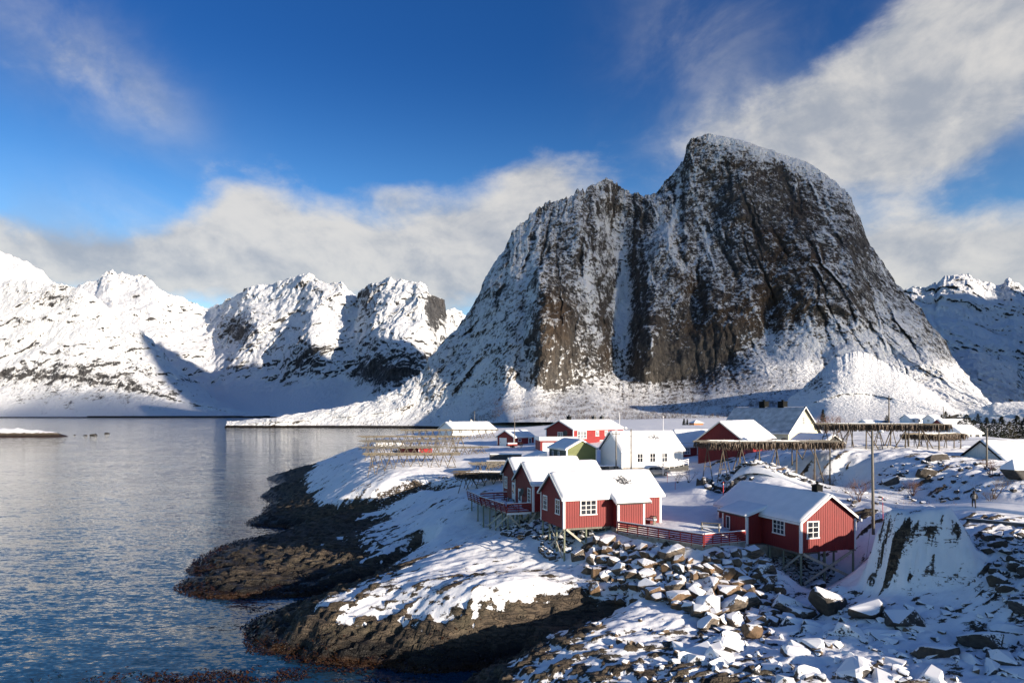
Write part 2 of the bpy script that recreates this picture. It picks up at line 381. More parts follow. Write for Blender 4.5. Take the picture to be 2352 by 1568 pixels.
def mountain_mat(name, warm, scale, thr, grain, soft=.06, dark=(.016, .016, .018), light=(.085, .078, .072), nzw=.75, amp=1.0):
    """snow lies where the face is flat enough; 'bias' is how much of it has stuck there"""
    m, t, b = material(name); p = t.pos(); g = t.new('ShaderNodeNewGeometry')
    bias = t.attr('bias'); s = scale
    n = t.noise(p, .05/s, 7, .62); f = t.noise(p, .22/s, 5, .62)
    gr = t.noise(t.mapping(p, rot=grain, scale=(1.7, 1.0, .42)), .10/s, 8, .68, .3)
    gr2 = t.noise(t.mapping(p, rot=(0, .9, 0), scale=(.5, .6, 1.9)), .075/s, 6, .66, .3)
    nz = t.sep(g.outputs['Normal'])[2]
    ff = t.noise(t.mapping(p, rot=grain, scale=(1.2, 1.0, .6)), .42/s, 4, .65)
    k = t.add(t.mul(nz, nzw), bias, t.mul(t.sub(gr, .5), 1.35*amp), t.mul(t.sub(gr2, .5), .45*amp), t.mul(t.sub(f, .5), .9*amp), t.mul(t.sub(ff, .5), .9*amp), t.mul(t.sub(n, .5), .5*amp))
    sn = t.ramp(k, thr-soft, thr+soft)
    rc = t.mix(t.ramp(t.add(t.mul(gr, .6), t.mul(f, .4)), .35, .66), dark, light)
    wz = t.ramp(t.add(t.noise(p, .011/s, 4, .6), t.mul(t.attr('warm'), .35)), .52, .80)
    rc = t.mix(t.mul(wz, .75), rc, t.mix(t.ramp(gr, .35, .65), tuple(x*.3 for x in warm), warm))
    c = t.mix(sn, rc, (.80, .82, .84))
    sh = t.attr('shore'); c = t.mix(t.ramp(t.add(sh, t.mul(t.sub(f, .5), .5)), .4, .6), c, (.016, .012, .009))
    t.put(b.inputs['Base Color'], c); b.inputs['Roughness'].default_value = .8; b.inputs['Specular IOR Level'].default_value = .15
    t.put(b.inputs['Normal'], t.bump(t.add(t.mul(gr, .9), t.mul(f, .5), t.mul(sn, .12)), .85, 9.0*s))
    return m
M['mountain'] = mountain_mat('mountain_rock', (.115, .075, .045), 1.0, .345, (0, -.42, 0), .20, nzw=.55, dark=(.030, .029, .030), light=(.130, .116, .100))
M['mountain_far'] = mountain_mat('far_mountain_rock', (.09, .07, .06), 2.2, .30, (0, .35, 0), .15, light=(.11, .11, .115), amp=.62)
M['hill'] = mountain_mat('hill_rock', (.12, .085, .05), .45, .36, (0, .5, 0), .08, amp=.8)
def water_mat():
    m, t, b = material('sea_water'); p = t.pos()
    def tilt(sc, rot, stretch, det, k, dist=.3):
        c = t.noise(t.mapping(p, rot=(0, 0, rot), scale=stretch), sc, det, .6, dist, out=1)
        v = t.new('ShaderNodeVectorMath', operation='SUBTRACT'); t.put(v.inputs[0], c); v.inputs[1].default_value = (.5, .5, .5)
        q = t.new('ShaderNodeVectorMath', operation='MULTIPLY'); t.put(q.inputs[0], v.outputs[0]); q.inputs[1].default_value = (.55*k, k, 0); return q.outputs[0]
    def vadd(x, y):
        q = t.new('ShaderNodeVectorMath', operation='ADD'); t.put(q.inputs[0], x); t.put(q.inputs[1], y); return q.outputs[0]
    s = vadd(vadd(tilt(.62, .3, (.6, 1.5, 1), 4, .37), tilt(2.3, -.15, (.7, 1.6, 1), 3, .46)), tilt(.10, .25, (.5, 1.3, 1), 2, .10))
    patch = t.ramp(t.noise(t.mapping(p, rot=(0, 0, .2), scale=(.45, 1, 1)), .028, 5, .6), .32, .68, .82, 1.18)
    sc_ = t.new('ShaderNodeVectorMath', operation='SCALE'); t.put(sc_.inputs[0], s); t.put(sc_.inputs['Scale'], patch)
    n_ = t.new('ShaderNodeVectorMath', operation='NORMALIZE'); t.put(n_.inputs[0], vadd(sc_.outputs[0], (0, 0, 1)))
    t.put(b.inputs['Base Color'], (.010, .042, .075)); b.inputs['Roughness'].default_value = .05; b.inputs['IOR'].default_value = 1.333
    t.put(b.inputs['Normal'], n_.outputs[0])
    return m
M['water'] = water_mat()

# ------------------------------------------------------------------ sea
wo = MB().poly([(-40000, -3000, 0), (40000, -3000, 0), (40000, 60000, 0), (-40000, 60000, 0)], [(0, 1, 2, 3)]).build('sea', M['water'])
tag(wo, 'dark blue rippled fjord water around the rocky shore', kind='structure')

# ------------------------------------------------------------------ near ground: control points -> smooth base -> ledges of rock, snow on top
CP = [WZ(px, py, 0) for px, py in ((600, 1480), (700, 1500), (850, 1528), (1000, 1556), (620, 1395), (680, 1374), (425, 1345), (480, 1370), (560, 1372), (640, 1368),
      (450, 1310), (480, 1280), (560, 1245), (650, 1222), (590, 1205), (625, 1150), (602, 1185))]
for px, py, z in ((450, 1490, -2), (520, 1430, -1.2), (560, 1402, -2.2), (600, 1396, -1.4), (500, 1425, -2.4), (640, 1388, -.7), (330, 1350, -2.2), (380, 1260, -2), (470, 1220, -1.5), (480, 1150, -2.5), (500, 1100, -3), (300, 1568, -.9), (560, 1556, -.35), (450, 1562, -.5), (800, 1562, -.6), (700, 1545, -1.3), (950, 1566, -1.2), (850, 1552, -1.2), (1020, 1572, -1.0), (1060, 1562, -.6), (200, 1500, -3), (100, 1300, -4), (540, 1330, 1.0)):
    x, y, _ = WZ(px, py, 0); CP.append((x, y, z))
CP += [WZ(*a) for a in ((720, 1430, 2.2), (850, 1400, 3.2), (1000, 1405, 3.8), (1100, 1400, 4.3), (1200, 1385, 4.8), (1300, 1370, 5.0), (850, 1512, .3), (1000, 1538, .3), (1100, 1525, .6), (1200, 1480, 1.6), (1300, 1445, 2.8), (1400, 1412, 4.0), (720, 1478, 1.0),
      (800, 1388, 3.4), (1000, 1350, 5.0), (1000, 1290, 5.5), (1100, 1280, 6.0), (1150, 1540, 1.5), (1080, 1568, .9), (1250, 1490, 3.0), (1350, 1450, 4.2), (1450, 1400, 5.0), (1550, 1390, 5.3), (1500, 1480, 4.7), (1300, 1568, 3.2), (1500, 1568, 4.0), (1700, 1568, 4.3), (1900, 1568, 4.6), (2100, 1568, 4.9), (2352, 1568, 5.2))]
CP += [W(*a) for a in ((1200, 1260, 76), (1249, 1245, 75.5), (1294, 1305, 70), (1160, 1235, 80), (1100, 1330, 68), (1138, 1205, 88), (1335, 1255, 71.3), (1271, 1266, 73),
      (1420, 1230, 71), (1500, 1258, 67.5), (1612, 1272, 64), (1700, 1262, 67.5), (1400, 1290, 68), (1500, 1320, 64), (1600, 1340, 61.5), (1700, 1330, 62.5), (1800, 1320, 63.5), (1839, 1366, 65), (1800, 1314, 69.5), (1962, 1331, 67.3), (1900, 1322, 70), (1800, 1420, 58), (1650, 1420, 57),
      (1580, 1200, 76), (1580, 1150, 90), (1560, 1130, 97), (1660, 1150, 92), (1940, 1130, 92), (1850, 1132, 94), (2100, 1160, 78), (2237, 1176, 68), (2352, 1182, 66), (2000, 1168, 76), (2226, 1212, 61), (2352, 1225, 58),
      (1945, 1350, 61), (1905, 1362, 62), (1962, 1362, 59), (1976, 1372, 57), (1930, 1400, 56), (1850, 1395, 59), (1839, 1372, 62), (1990, 1330, 57.5), (2025, 1392, 53), (2110, 1392, 52), (2190, 1375, 52.5), (2250, 1250, 57), (2300, 1300, 53.5), (2300, 1400, 49.5), (2300, 1480, 47), (2150, 1450, 49), (2000, 1450, 50), (1900, 1450, 52), (1920, 1345, 58), (1980, 1390, 56),
      (1700, 1078, 92), (1800, 1085, 90), (1900, 1067, 95), (1620, 1115, 92), (1700, 1128, 88), (1800, 1110, 86), (1990, 1082, 92), (2000, 1042, 100), (2100, 1038, 98), (2200, 1052, 95), (2050, 1100, 85), (2150, 1110, 82), (2280, 1100, 78), (2350, 1120, 74), (2100, 1146, 80), (2280, 1160, 71),
      (1400, 1080, 118), (1500, 1080, 118), (1460, 1100, 108), (1335, 1066, 121), (1180, 1066, 125), (1250, 1066, 112), (1100, 1060, 140), (1180, 1027, 170), (1280, 1027, 160), (1603, 1086, 115), (1700, 1050, 120), (1580, 1066, 130), (2000, 1000, 160), (2200, 1003, 170), (2300, 1009, 195), (2230, 1000, 205), (2340, 1012, 200), (2300, 1030, 130), (2000, 985, 250), (2250, 985, 260), (1600, 985, 300), (1300, 990, 300), (1120, 990, 260),
      (905, 1096, 130), (1040, 1096, 130), (950, 1052, 160), (850, 1040, 165), (830, 1060, 150), (1000, 1010, 210), (910, 1003, 225), (770, 1058, 180), (800, 1100, 140), (750, 1130, 140), (700, 1140, 145), (660, 1150, 155), (850, 1150, 125), (950, 1140, 120), (1050, 1132, 110), (900, 1182, 118), (1000, 1158, 107), (750, 1190, 122), (650, 1202, 130),
      (1050, 1150, 100), (900, 1220, 100), (1000, 1180, 98), (1100, 1170, 93), (800, 1250, 97), (700, 1270, 95), (600, 1300, 92), (700, 1320, 88), (850, 1320, 83), (900, 1290, 85), (950, 1260, 88), (800, 1362, 77.5), (700, 1392, 76))]
CP += [(10, 77, 9.3), (12, 73, 9.45), (15.5, 77, 9.6), (18, 68.5, 9.45), (22, 72, 9.5), (26, 77, 9.3), (20, 82, 9.9), (30, 82, 11.0), (4, 84, 9.0), (8, 88, 10.2), (2, 95, 9.6), (10, 97, 10.6),
       (33, 57, 8.8), (35, 56, 8.6), (33, 61, 8.5), (36.5, 61, 9.6), (34.5, 64.5, 8.3), (38, 65, 9.8), (40, 64.5, 10.5), (50, 57, 11.6), (50.8, 42.2, 12.6), (51, 30, 13.3), (62, 74, 14.0), (75, 55, 14), (80, 90, 15), (70, 40, 12), (60, 10, 11), (0, 30, -1.5), (20, 30, 3.2), (35, 30, 4.4), (44, 36, 6.5), (-20, 30, -2), (-60, 60, -3), (-80, 120, -3.5), (-75, 200, -2.5), (-95, 250, -4), (-75, 270, -2.5), (-45, 340, -2.5), (-60, 420, -3), (-30, 280, 9), (30, 420, 13), (200, 420, 15), (350, 420, 15), (120, 200, 16), (200, 300, 16), (60, 700, 13), (400, 700, 16), (-80, 700, -1), (0, 800, 12), (600, 800, 18), (-120, 850, -3), (700, 500, 18), (100, 120, 15.5), (-10, 850, 8)]  # includes an unseen right bank raised to shade the lower right shore
CP = np.array(CP)
_sc = 40.0
def _U(r2): return np.where(r2 > 0, r2*np.log(np.maximum(r2, 1e-12)), 0)
_X = CP[:, :2]/_sc
_K = _U(((_X[:, None]-_X[None])**2).sum(-1)) + np.eye(len(_X))*2e-3
_Pm = np.hstack([np.ones((len(_X), 1)), _X]); _n = len(_X)
_A = np.zeros((_n+3, _n+3)); _A[:_n, :_n] = _K; _A[:_n, _n:] = _Pm; _A[_n:, :_n] = _Pm.T
_coef = np.linalg.solve(_A, np.concatenate([CP[:, 2], np.zeros(3)]))
def base_h(x, y):
    x = np.asarray(x, float); y = np.asarray(y, float); shp = x.shape; q = np.stack([x.ravel(), y.ravel()], 1)/_sc; out = np.empty(len(q))
    for i in range(0, len(q), 60000):
        s = q[i:i+60000]; out[i:i+60000] = _U(((s[:, None]-_X[None])**2).sum(-1))@_coef[:_n]+_coef[_n]+s@_coef[_n+1:]
    return out.reshape(shp)
def capsule(x, y, a, b, r, soft):
    ax, ay = a; bx, by = b; vx, vy = bx-ax, by-ay; L2 = vx*vx+vy*vy+1e-9
    t = np.clip(((x-ax)*vx+(y-ay)*vy)/L2, 0, 1); d = np.hypot(x-ax-t*vx, y-ay-t*vy)
    return 1-sstep(r-soft*.3, r+soft, d)
ROAD = [(19, 99), (27, 95), (36, 89), (42.5, 80), (47, 71), (51.5, 64.5), (58, 59), (67, 55), (80, 50)]
FLAT = [((15, 75), (21, 92), 5, 3), ((20, 70), (22, 72), 3.5, 1.5), ((18, 97), (24, 118), 7, 4), ((13, 96), (-2, 118), 8, 5)]
FLAT += [(ROAD[i], ROAD[i+1], 3.6, 1.6) for i in range(len(ROAD)-1)]
def calm(x, y):
    f = np.zeros_like(x)
    for a, b, r, s in FLAT: f = np.maximum(f, capsule(x, y, a, b, r, s))
    f = np.maximum(f, .72*sstep(104, 116, y)*sstep(-14, -6, x)*(1-sstep(28, 34, x)))
    f = np.maximum(f, .6*sstep(120, 135, y)*sstep(-30, -10, x))
    return np.clip(f, 0, 1)
CLEFT = [([(620, 1393, 0), (740, 1362, .6), (850, 1332, 1.4), (960, 1265, 3.6)], 2.2, 1.9), ([(590, 1216, 0), (720, 1203, 1.2), (850, 1190, 2.6), (960, 1163, 4.5), (1085, 1137, 7.6)], 2.6, 2.4), ([(1000, 1560, 0), (1100, 1528, .3), (1250, 1462, 1.6), (1420, 1408, 3.8)], 1.7, 1.5), ([(450, 1325, 0), (640, 1290, 1.0), (800, 1262, 2.6)], .8, 1.2), ([(620, 1420, 0), (800, 1385, 2.2), (950, 1330, 4.2)], .7, .9)]
CLEFT = [([WZ(*p)[:2] for p in pts], dp, wd) for pts, dp, wd in CLEFT]
def ground(x, y, detail=True):
    """height of rock and of snow, and the rock share"""
    b = base_h(x, y); cm = calm(x, y); A = (1-cm)*(.12+.88*sstep(-.9, .9, b))
    kn = fbm(x/3.2, y/3.2, 0, 3, .55, seed=51); kd = fbm(x/1.3, y/1.3, 0, 3, .6, ridged=True, seed=52)
    kr = ((np.abs(x-33.7+.5*kn)/4.4)**2.8+(np.abs(y-56.3+.12*(x-33)+.6*kn)/3.1)**2.8)**(1/2.8)
    kf = 1-sstep(.50, 1.10, kr+.10*kd); b = np.maximum(b, b+(13.25-.35*kr**2+.22*kn-b)*kf)
    wv = fbm(x/4, y/4, 0, 3, seed=31)*1.1; gul = 0*b
    for pts, dp, wd in CLEFT:
        m_ = 0*b
        for i in range(len(pts)-1): m_ = np.maximum(m_, capsule(x+wv, y+wv, pts[i], pts[i+1], wd*.25, wd*1.6))
        gul = np.maximum(gul, m_); b = b-dp*m_
    ca, sa = math.cos(.42), math.sin(.42); u = x*ca+y*sa; v = -x*sa+y*ca
    wx = fbm(x/9, y/9, 0, 3, seed=1)*2.2
    big = fbm(u/11, (v+wx)/4.6, b/9, 3, .5, seed=2)
    l1 = fbm(u/4.6, (v+wx)/1.7, b/2.4, 3, .55, ridged=True, seed=3)
    l2 = fbm(u/1.7, (v+wx)/.8, b/1.1, 4, .58, seed=4)
    amp = A*np.clip(.62+.05*(70-y)/10, .5, .9)
    # stepped ledges: the across-strike coordinate is cut into uneven benches
    st = (v+wx*1.5+big*2.2)/2.7; fr = st-np.floor(st); saw = np.where(fr < .82, fr/.82, (1-fr)/.18)-.5
    st2 = (v*.93+u*.18+wx*2.2)/1.15; fr2 = st2-np.floor(st2); saw2 = np.where(fr2 < .78, fr2/.78, (1-fr2)/.22)-.5
    pt_ = sstep(-.15, .4, fbm(x/13, y/13, 0, 3, seed=9)); pt2 = sstep(-.2, .35, fbm(x/8, y/8, 0, 3, seed=19))
    stw = A*(.26+.62*pt_)
    rough = fbm(x/.9, y/.9, b, 3, .6, seed=12)
    blk = fbm(u/1.9+rough*.3, v/1.0, b/.9, 4, .6, ridged=True, seed=37)
    rock = b+A*.55*blk*(1-sstep(2.5, 5.5, b))+amp*big*1.05+stw*saw*.85+A*pt2*saw2*.42+amp*(.70*l1-.05)+A*.30*l2*(2-A)*.9+A*.16*rough
    tq = (rock+.22*u*.5+.3*rough)/.75; tf = tq-np.floor(tq); rock = rock+.75*.62*(sstep(.28, .62, tf)-tf)*A*(1-sstep(3.0, 6.0, b))
    cover = fbm(x/6.5, y/6.5, 0, 4, .6, seed=5); c2 = fbm(u/3.2, v/1.3, 0, 4, .62, seed=6)
    c3 = fbm(u/1.7, v/.75, 0, 3, .6, seed=26)
    th = .42+.34*cover+.24*c2+.17*c3
    th = th*A+.32*(1-A)
    blo = np.interp(x, [-60, -40, -24, -12, -4, 20, 40], [2.3, 1.9, 1.0, .75, .4, .2, 0]); bhi = blo+np.interp(x, [-40, -10, 10], [3.0, 2.2, 1.8])
    bare = 1-sstep(blo, bhi, b+1.2*cover+.9*c2)                    # washed clean near the water line
    th = th-bare*1.5-gul*.7+kf*(.13+.35*fbm(x/1.5, y/1.5, b/2, 4, .6, seed=61))
    snow = b+amp*big*.62+stw*saw*.20+A*pt2*saw2*.04+amp*.10*l1+th
    snow = snow+A*.05*fbm(x/1.3, y/1.3, 0, 2, seed=8)
    return rock, snow, b
gy = [27.0]
while gy[-1] < 900: gy.append(gy[-1]*(1.0034 if gy[-1] < 150 else 1.0034+.00004*(gy[-1]-150)))
gy = np.array(gy)
gr_ = np.concatenate([np.linspace(-.86, .84, 520), .84+np.cumsum(np.linspace(.004, .13, 34))])
GX = gr_[None, :]*(gy[:, None]+6); GY = np.repeat(gy[:, None], len(gr_), 1)
rock, snow, gb = ground(GX, GY)
Zg = np.maximum(rock, snow); dif = rock-snow
gz = np.gradient(Zg, axis=0)/np.gradient(GY, axis=0); gxs = np.gradient(Zg, axis=1)/np.gradient(GX, axis=1)
nzg = 1/np.sqrt(1+gz**2+gxs**2)
rk = .5+dif/.42+np.clip((.41-nzg)*1.7, -.0, .5)
keep = np.maximum.reduce([Zg[:-1, :-1], Zg[1:, :-1], Zg[:-1, 1:], Zg[1:, 1:]]) > -.8
go = grid_mesh('ground', np.stack([GX, GY, Zg], -1), M['ground'], keep, {'rock': np.clip(rk, -1, 2)})
link(go); tag(go, 'snow covered gneiss shore with bare rock ledges and village ground', kind='structure')
def H(x, y):
    r, s, b = ground(np.array([float(x)]), np.array([float(y)])); return float(max(r[0], s[0]))
def Hs(xs, ys):
    r, s, b = ground(np.asarray(xs, float), np.asarray(ys, float)); return np.maximum(r, s)

# ------------------------------------------------------------------ road: packed snow with wheel tracks
def resample(pts, step):
    P = np.array(pts, float); seg = np.hypot(*np.diff(P, axis=0).T); s = np.concatenate([[0], np.cumsum(seg)])
    t = np.arange(0, s[-1], step); return np.stack([np.interp(t, s, P[:, k]) for k in range(P.shape[1])], 1)
rp = resample(ROAD, .6)
for _ in range(12): rp[1:-1] = (rp[:-2]+2*rp[1:-1]+rp[2:])/4
tn = np.gradient(rp, axis=0); tn /= np.linalg.norm(tn, axis=1)[:, None]; nn = np.stack([tn[:, 1], -tn[:, 0]], 1)
off = np.linspace(-2.9, 2.9, 47)
RX = rp[:, None, 0]+nn[:, None, 0]*off; RY = rp[:, None, 1]+nn[:, None, 1]*off
RC = Hs(rp[:, 0], rp[:, 1])
RZ = .35*Hs(RX, RY)+.65*RC[:, None]
prof = .05-.035*(np.exp(-((np.abs(off)-.85)/.16)**2))+.10*np.exp(-((off-2.25)/.30)**2)+.13*np.exp(-((off+2.35)/.3)**2)-.5*sstep(2.6, 2.9, np.abs(off))
RZ = RZ+.07+prof[None]+.02*fbm(RX*1.6, RY*1.6, 0, 3)
ro = link(grid_mesh('road', np.stack([RX, RY, RZ], -1), M['snow'])); tag(ro, 'snow packed village road with wheel tracks', kind='structure')

fpth = resample([(19.5, 96), (18.2, 102), (17.8, 108), (20, 111.2), (26, 112.6), (31, 113.5)], .5)
for _ in range(10): fpth[1:-1] = (fpth[:-2]+2*fpth[1:-1]+fpth[2:])/4
tn2 = np.gradient(fpth, axis=0); tn2 /= np.linalg.norm(tn2, axis=1)[:, None]; nn2 = np.stack([tn2[:, 1], -tn2[:, 0]], 1); off2 = np.linspace(-1.7, 1.7, 35)
PX2 = fpth[:, None, 0]+nn2[:, None, 0]*off2; PY2 = fpth[:, None, 1]+nn2[:, None, 1]*off2
PZ2 = .5*Hs(PX2, PY2)+.5*Hs(fpth[:, 0], fpth[:, 1])[:, None]+.09-.06*np.exp(-((np.abs(off2)-.75)/.2)**2)[None]+.10*np.exp(-((np.abs(off2)-1.3)/.18)**2)[None]-.5*sstep(1.45, 1.7, np.abs(off2))[None]+.03*fbm(PX2*2, PY2*2, 0, 3)
tag(link(grid_mesh('path', np.stack([PX2, PY2, PZ2], -1), M['snow'])), 'wheel track in the snow from the yard to the parked car', kind='structure')

# ------------------------------------------------------------------ mountains: relief with its own depth, from skyline and foot lines
def relief(name, label, sky_pts, ridge_d, foot_py, foot_z, px0, px1, nc, nr, mat, cliff=(.35, .75), amp=18, fsc=60, bulges=(), bias=None, warm=None, grain=0.0, shore=None, back=700, seed=1, vjit=1.0, sharp=.6, smooth_w=.03, big=1.6, jagged=None, ledge=.35, fracs=None):
    px = np.linspace(px0, px1, nc)
    it = lambda tab: np.interp(px, [a for a, _ in tab], [b for _, b in tab])
    top = it(sky_pts); Dr = it(ridge_d); fp = it(foot_py); fz = it(foot_z)
    def gsm(a, s_):
        s_ = max(2, int(nc*s_)); q = np.exp(-(np.arange(-3*s_, 3*s_+1)/s_)**2/2); q /= q.sum(); return np.convolve(np.pad(a, 3*s_, mode='edge'), q, 'valid')
    Dr = gsm(Dr, .02); fp = gsm(fp, .015); fz = gsm(fz, .02)
    Df = (EYE-fz)*1568/(fp-945)
    jag = fbm(px/30, px*0+seed, 0, 5, .62, ridged=True, seed=seed)*7*vjit+fbm(px/9, px*0+seed, 0, 4, .65, seed=seed+2)*6.0*vjit
    jag = jag*np.clip((fp-top)/120, 0, 1)*(np.interp(px, jagged[0], jagged[1]) if jagged else 1)
    sg = max(3, int(nc*smooth_w)); kx = np.exp(-(np.arange(-3*sg, 3*sg+1)/sg)**2/2); kx /= kx.sum()
    tops = np.convolve(np.pad(top, 3*sg, mode='edge'), kx, 'valid')
    v = np.linspace(0, 1, nr)[:, None]
    PY = fp[None]+((tops+(top-tops)*v**1.3)-fp)*v+jag[None]*v**7; PX = np.repeat(px[None], nr, 0)
    ct, cd = cliff                                           # below ct of the height: foot slope reaching cd of the depth
    ct = gsm(it(ct), .008) if isinstance(ct, list) else ct; cd = gsm(it(cd), .02) if isinstance(cd, list) else cd
    s = np.where(v < ct, cd*(1-(1-np.minimum(v/ct, 1))**1.6), cd+(1-cd)*np.clip((v-ct)/(1-ct), 0, 1)**1.15)
    D = Df[None]+(Dr-Df)[None]*s
    for bx, by, rx, ry, am in bulges:
        D = D-am*np.exp(-((PX-bx)/rx)**2-((PY-by)/ry)**2)
    X = (PX-1176)/1568*D; Z = EYE-(PY-945)/1568*D
    c, sn_ = math.cos(grain), math.sin(grain)
    wq = fbm(X/(fsc*2), Z/(fsc*2), 0, 3, .5, seed=seed+9)*.8
    gu = (X*c+Z*sn_)/fsc+wq*.5; gv = (-X*sn_+Z*c)/(fsc*2.4); gd = D/(fsc*1.6)
    e = np.clip(v*6, 0, 1)*(.35+.65*np.clip((v-.1)/.3, 0, 1))
    n0_ = fbm(gu*.26, gv*.30, gd*.3, 3, .5, ridged=True, seed=seed+11)
    n1 = fbm(gu, gv, gd, 6, .58, ridged=True, seed=seed); n2 = fbm(gu*.35, gv*.5, gd*.4, 3, .5, seed=seed+4)
    n3 = fbm(gu*2.2, gv*4.6, gd*2, 5, .62, ridged=True, seed=seed+7)
    n5 = np.abs(fbm(gu*1.5+n2*.8, gv*1.6, gd*1.2, 5, .6, seed=seed+21))*1.6-.4
    disp = amp*e*(n0_*big+n1*sharp+n2*1.0+n3*.5+n5*.5)
    if fracs: disp = disp+np.clip(fracs(PX, PY), -.4, .1)*22*e
    D2 = D-disp*.85; X2 = (PX-1176)/1568*D2; Z2 = EYE-(PY-945)/1568*D2
    jg = np.interp(px, jagged[0], jagged[1])[None] if jagged else 1.0
    e2 = amp*np.clip(v*4, 0, 1)*np.clip((v-.05)/.25, .0, 1)
    X2 = X2+e2*(.55*fbm(gu*.9+7, gv*.8, gd, 5, .58, ridged=True, seed=seed+31)+.5*fbm(gu*.3, gv*.3+4, gd*.3, 3, .5, seed=seed+35))
    Z2 = Z2+e2*jg*(.42*fbm(gu*1.1+3, gv*1.4, gd, 5, .6, ridged=True, seed=seed+41)+.22*fbm(gu*.35, gv*.3+9, gd*.3, 3, .5, seed=seed+45))
    P = np.stack([X2, D2, Z2], -1)
    # far side so that it is solid
    k = np.linspace(0, 1, 9)[1:, None]; r0 = P[-1]
    Bk = np.stack([r0[None, :, 0]*(1+k*back/r0[None, :, 1]), r0[None, :, 1]+k*back, r0[None, :, 2]*(1-k**1.3)-20*k], -1)
    P = np.concatenate([P, Bk], 0)
    bi = np.zeros((nr, nc)) if bias is None else bias(PX, PY, v, disp/amp)
    wa = np.zeros((nr, nc)) if warm is None else warm(PX, PY)
    sh = np.zeros((nr, nc)) if shore is None else shore(PX, PY, v, Z2)
    ext = lambda a: np.concatenate([a, np.repeat(a[-1:], 8, 0)], 0)
    o = link(grid_mesh(name, P, mat, None, {'bias': ext(bi), 'warm': ext(wa), 'shore': ext(sh)}))
    return tag(o, label, kind='structure')
G2 = lambda PX, PY, x, y, rx, ry: np.exp(-((PX-x)/rx)**2-((PY-y)/ry)**2)
SKY_MAIN = [(520, 977), (640, 962), (760, 946), (850, 925), (900, 897), (960, 852), (1000, 795), (1040, 755), (1060, 725), (1085, 685), (1105, 640), (1130, 600), (1150, 565), (1175, 530), (1195, 505), (1215, 487), (1240, 472), (1280, 458), (1310, 446), (1322, 438), (1340, 440), (1358, 428), (1385, 419), (1410, 424), (1430, 436), (1450, 442), (1470, 449), (1490, 449), (1500, 440), (1520, 415), (1545, 392), (1560, 372), (1566, 345), (1580, 325), (1600, 312), (1620, 307), (1650, 312), (1700, 322), (1740, 338), (1790, 355), (1850, 375), (1880, 395), (1915, 420), (1940, 445), (1955, 470), (1975, 515), (1990, 555), (2010, 590), (2030, 622), (2055, 655), (2080, 685), (2110, 720), (2140, 760), (2165, 800), (2185, 835), (2210, 865), (2245, 905), (2270, 930), (2300, 952), (2330, 956)]
_fr = random.Random(77); FRACS = []
for _ in range(150):
    x0, y0 = _fr.uniform(1030, 2120), _fr.uniform(380, 900); k = (x0-1450)/420
    a = math.radians(90-max(-1, min(1, k))*28+_fr.gauss(0, 10)); FRACS.append((x0, y0, math.cos(a), math.sin(a), _fr.uniform(18, 95), _fr.uniform(1.6, 5), _fr.choice((-.34, -.26, -.22, .24, .30))))
def FR(PX, PY):
    r = np.zeros_like(PX); wob = 7*fbm(PX/26, PY/26, 0, 3, .6, seed=79)
    for x0, y0, c_, s_, ln, wd, am in FRACS:
        u_ = (PX-x0)*c_+(PY-y0)*s_; v_ = -(PX-x0)*s_+(PY-y0)*c_+wob; r = r+am*np.exp(-(u_/ln)**4-(v_/wd)**2)
    return r
def bias_main(PX, PY, v, d):
    b = .0+0*PX
    b += .20*sstep(1330, 1080, PX)+FR(PX, PY)+.26*fbm(PX/60, PY/60, 0, 3, .55, seed=73)+.14*fbm(PX/22, PY/30, 0, 3, .55, seed=74)
    b -= .22*sstep(1010, 960, PX)*sstep(925, 950, PY)*(.3+np.clip(2*fbm(PX/16, PY/7, 0, 3, .6, seed=75), -.3, 1))                                     # snowier left shoulder
    b += -.09*sstep(.26, .06, v)*sstep(1000, 1100, PX)                   # scree
    sp = fbm(PX/7, PY/5, 0, 4, .65, seed=71); b += .95*sp*sstep(.46, .20, v)
    lo = np.interp(PX, [900, 1000, 1200, 1260, 1440, 1500, 1600, 1700, 1800, 1950, 2100, 2250], [900, 880, 870, 900, 870, 880, 875, 820, 740, 700, 760, 860])
    b += .24*sstep(-30, 70, PY-lo)
    b -= .30*G2(PX, PY, 1250, 755, 48, 115)+.28*G2(PX, PY, 1600, 790, 130, 110)+.24*G2(PX, PY, 1800, 560, 170, 190)+.20*G2(PX, PY, 1560, 840, 110, 60)
    b -= .16*G2(PX, PY, 1010, 890, 45, 60)+.10*G2(PX, PY, 2130, 830, 40, 70)
    b += .52*G2(PX, PY, 1421, 720, 18, 150)-.24*G2(PX, PY, 1462, 700, 20, 170)-.18*G2(PX, PY, 1383, 760, 16, 110)+.30*G2(PX, PY, 1345, 640, 22, 60)+.34*G2(PX, PY, 1395, 540, 20, 60)+.22*G2(PX, PY, 1380, 700, 40, 70)+.34*G2(PX, PY, 1205, 800, 16, 160)
    b += .40*sstep(46, 6, PY-np.interp(PX, [a for a, _ in SKY_MAIN], [q for _, q in SKY_MAIN]))*sstep(1590, 1640, PX)*sstep(1990, 1880, PX)
    dl = np.abs((PX-1500)-(PY-480)*.45); b += .22*np.exp(-(dl/16)**2)*sstep(450, 500, PY)*sstep(660, 600, PY)
    return b
def warm_main(PX, PY):
    return .8*G2(PX, PY, 1250, 760, 60, 110)+.6*G2(PX, PY, 1650, 740, 190, 90)+1.2*G2(PX, PY, 1578, 640, 22, 50)+.5*G2(PX, PY, 1850, 600, 140, 160)+.3*G2(PX, PY, 1010, 920, 60, 40)
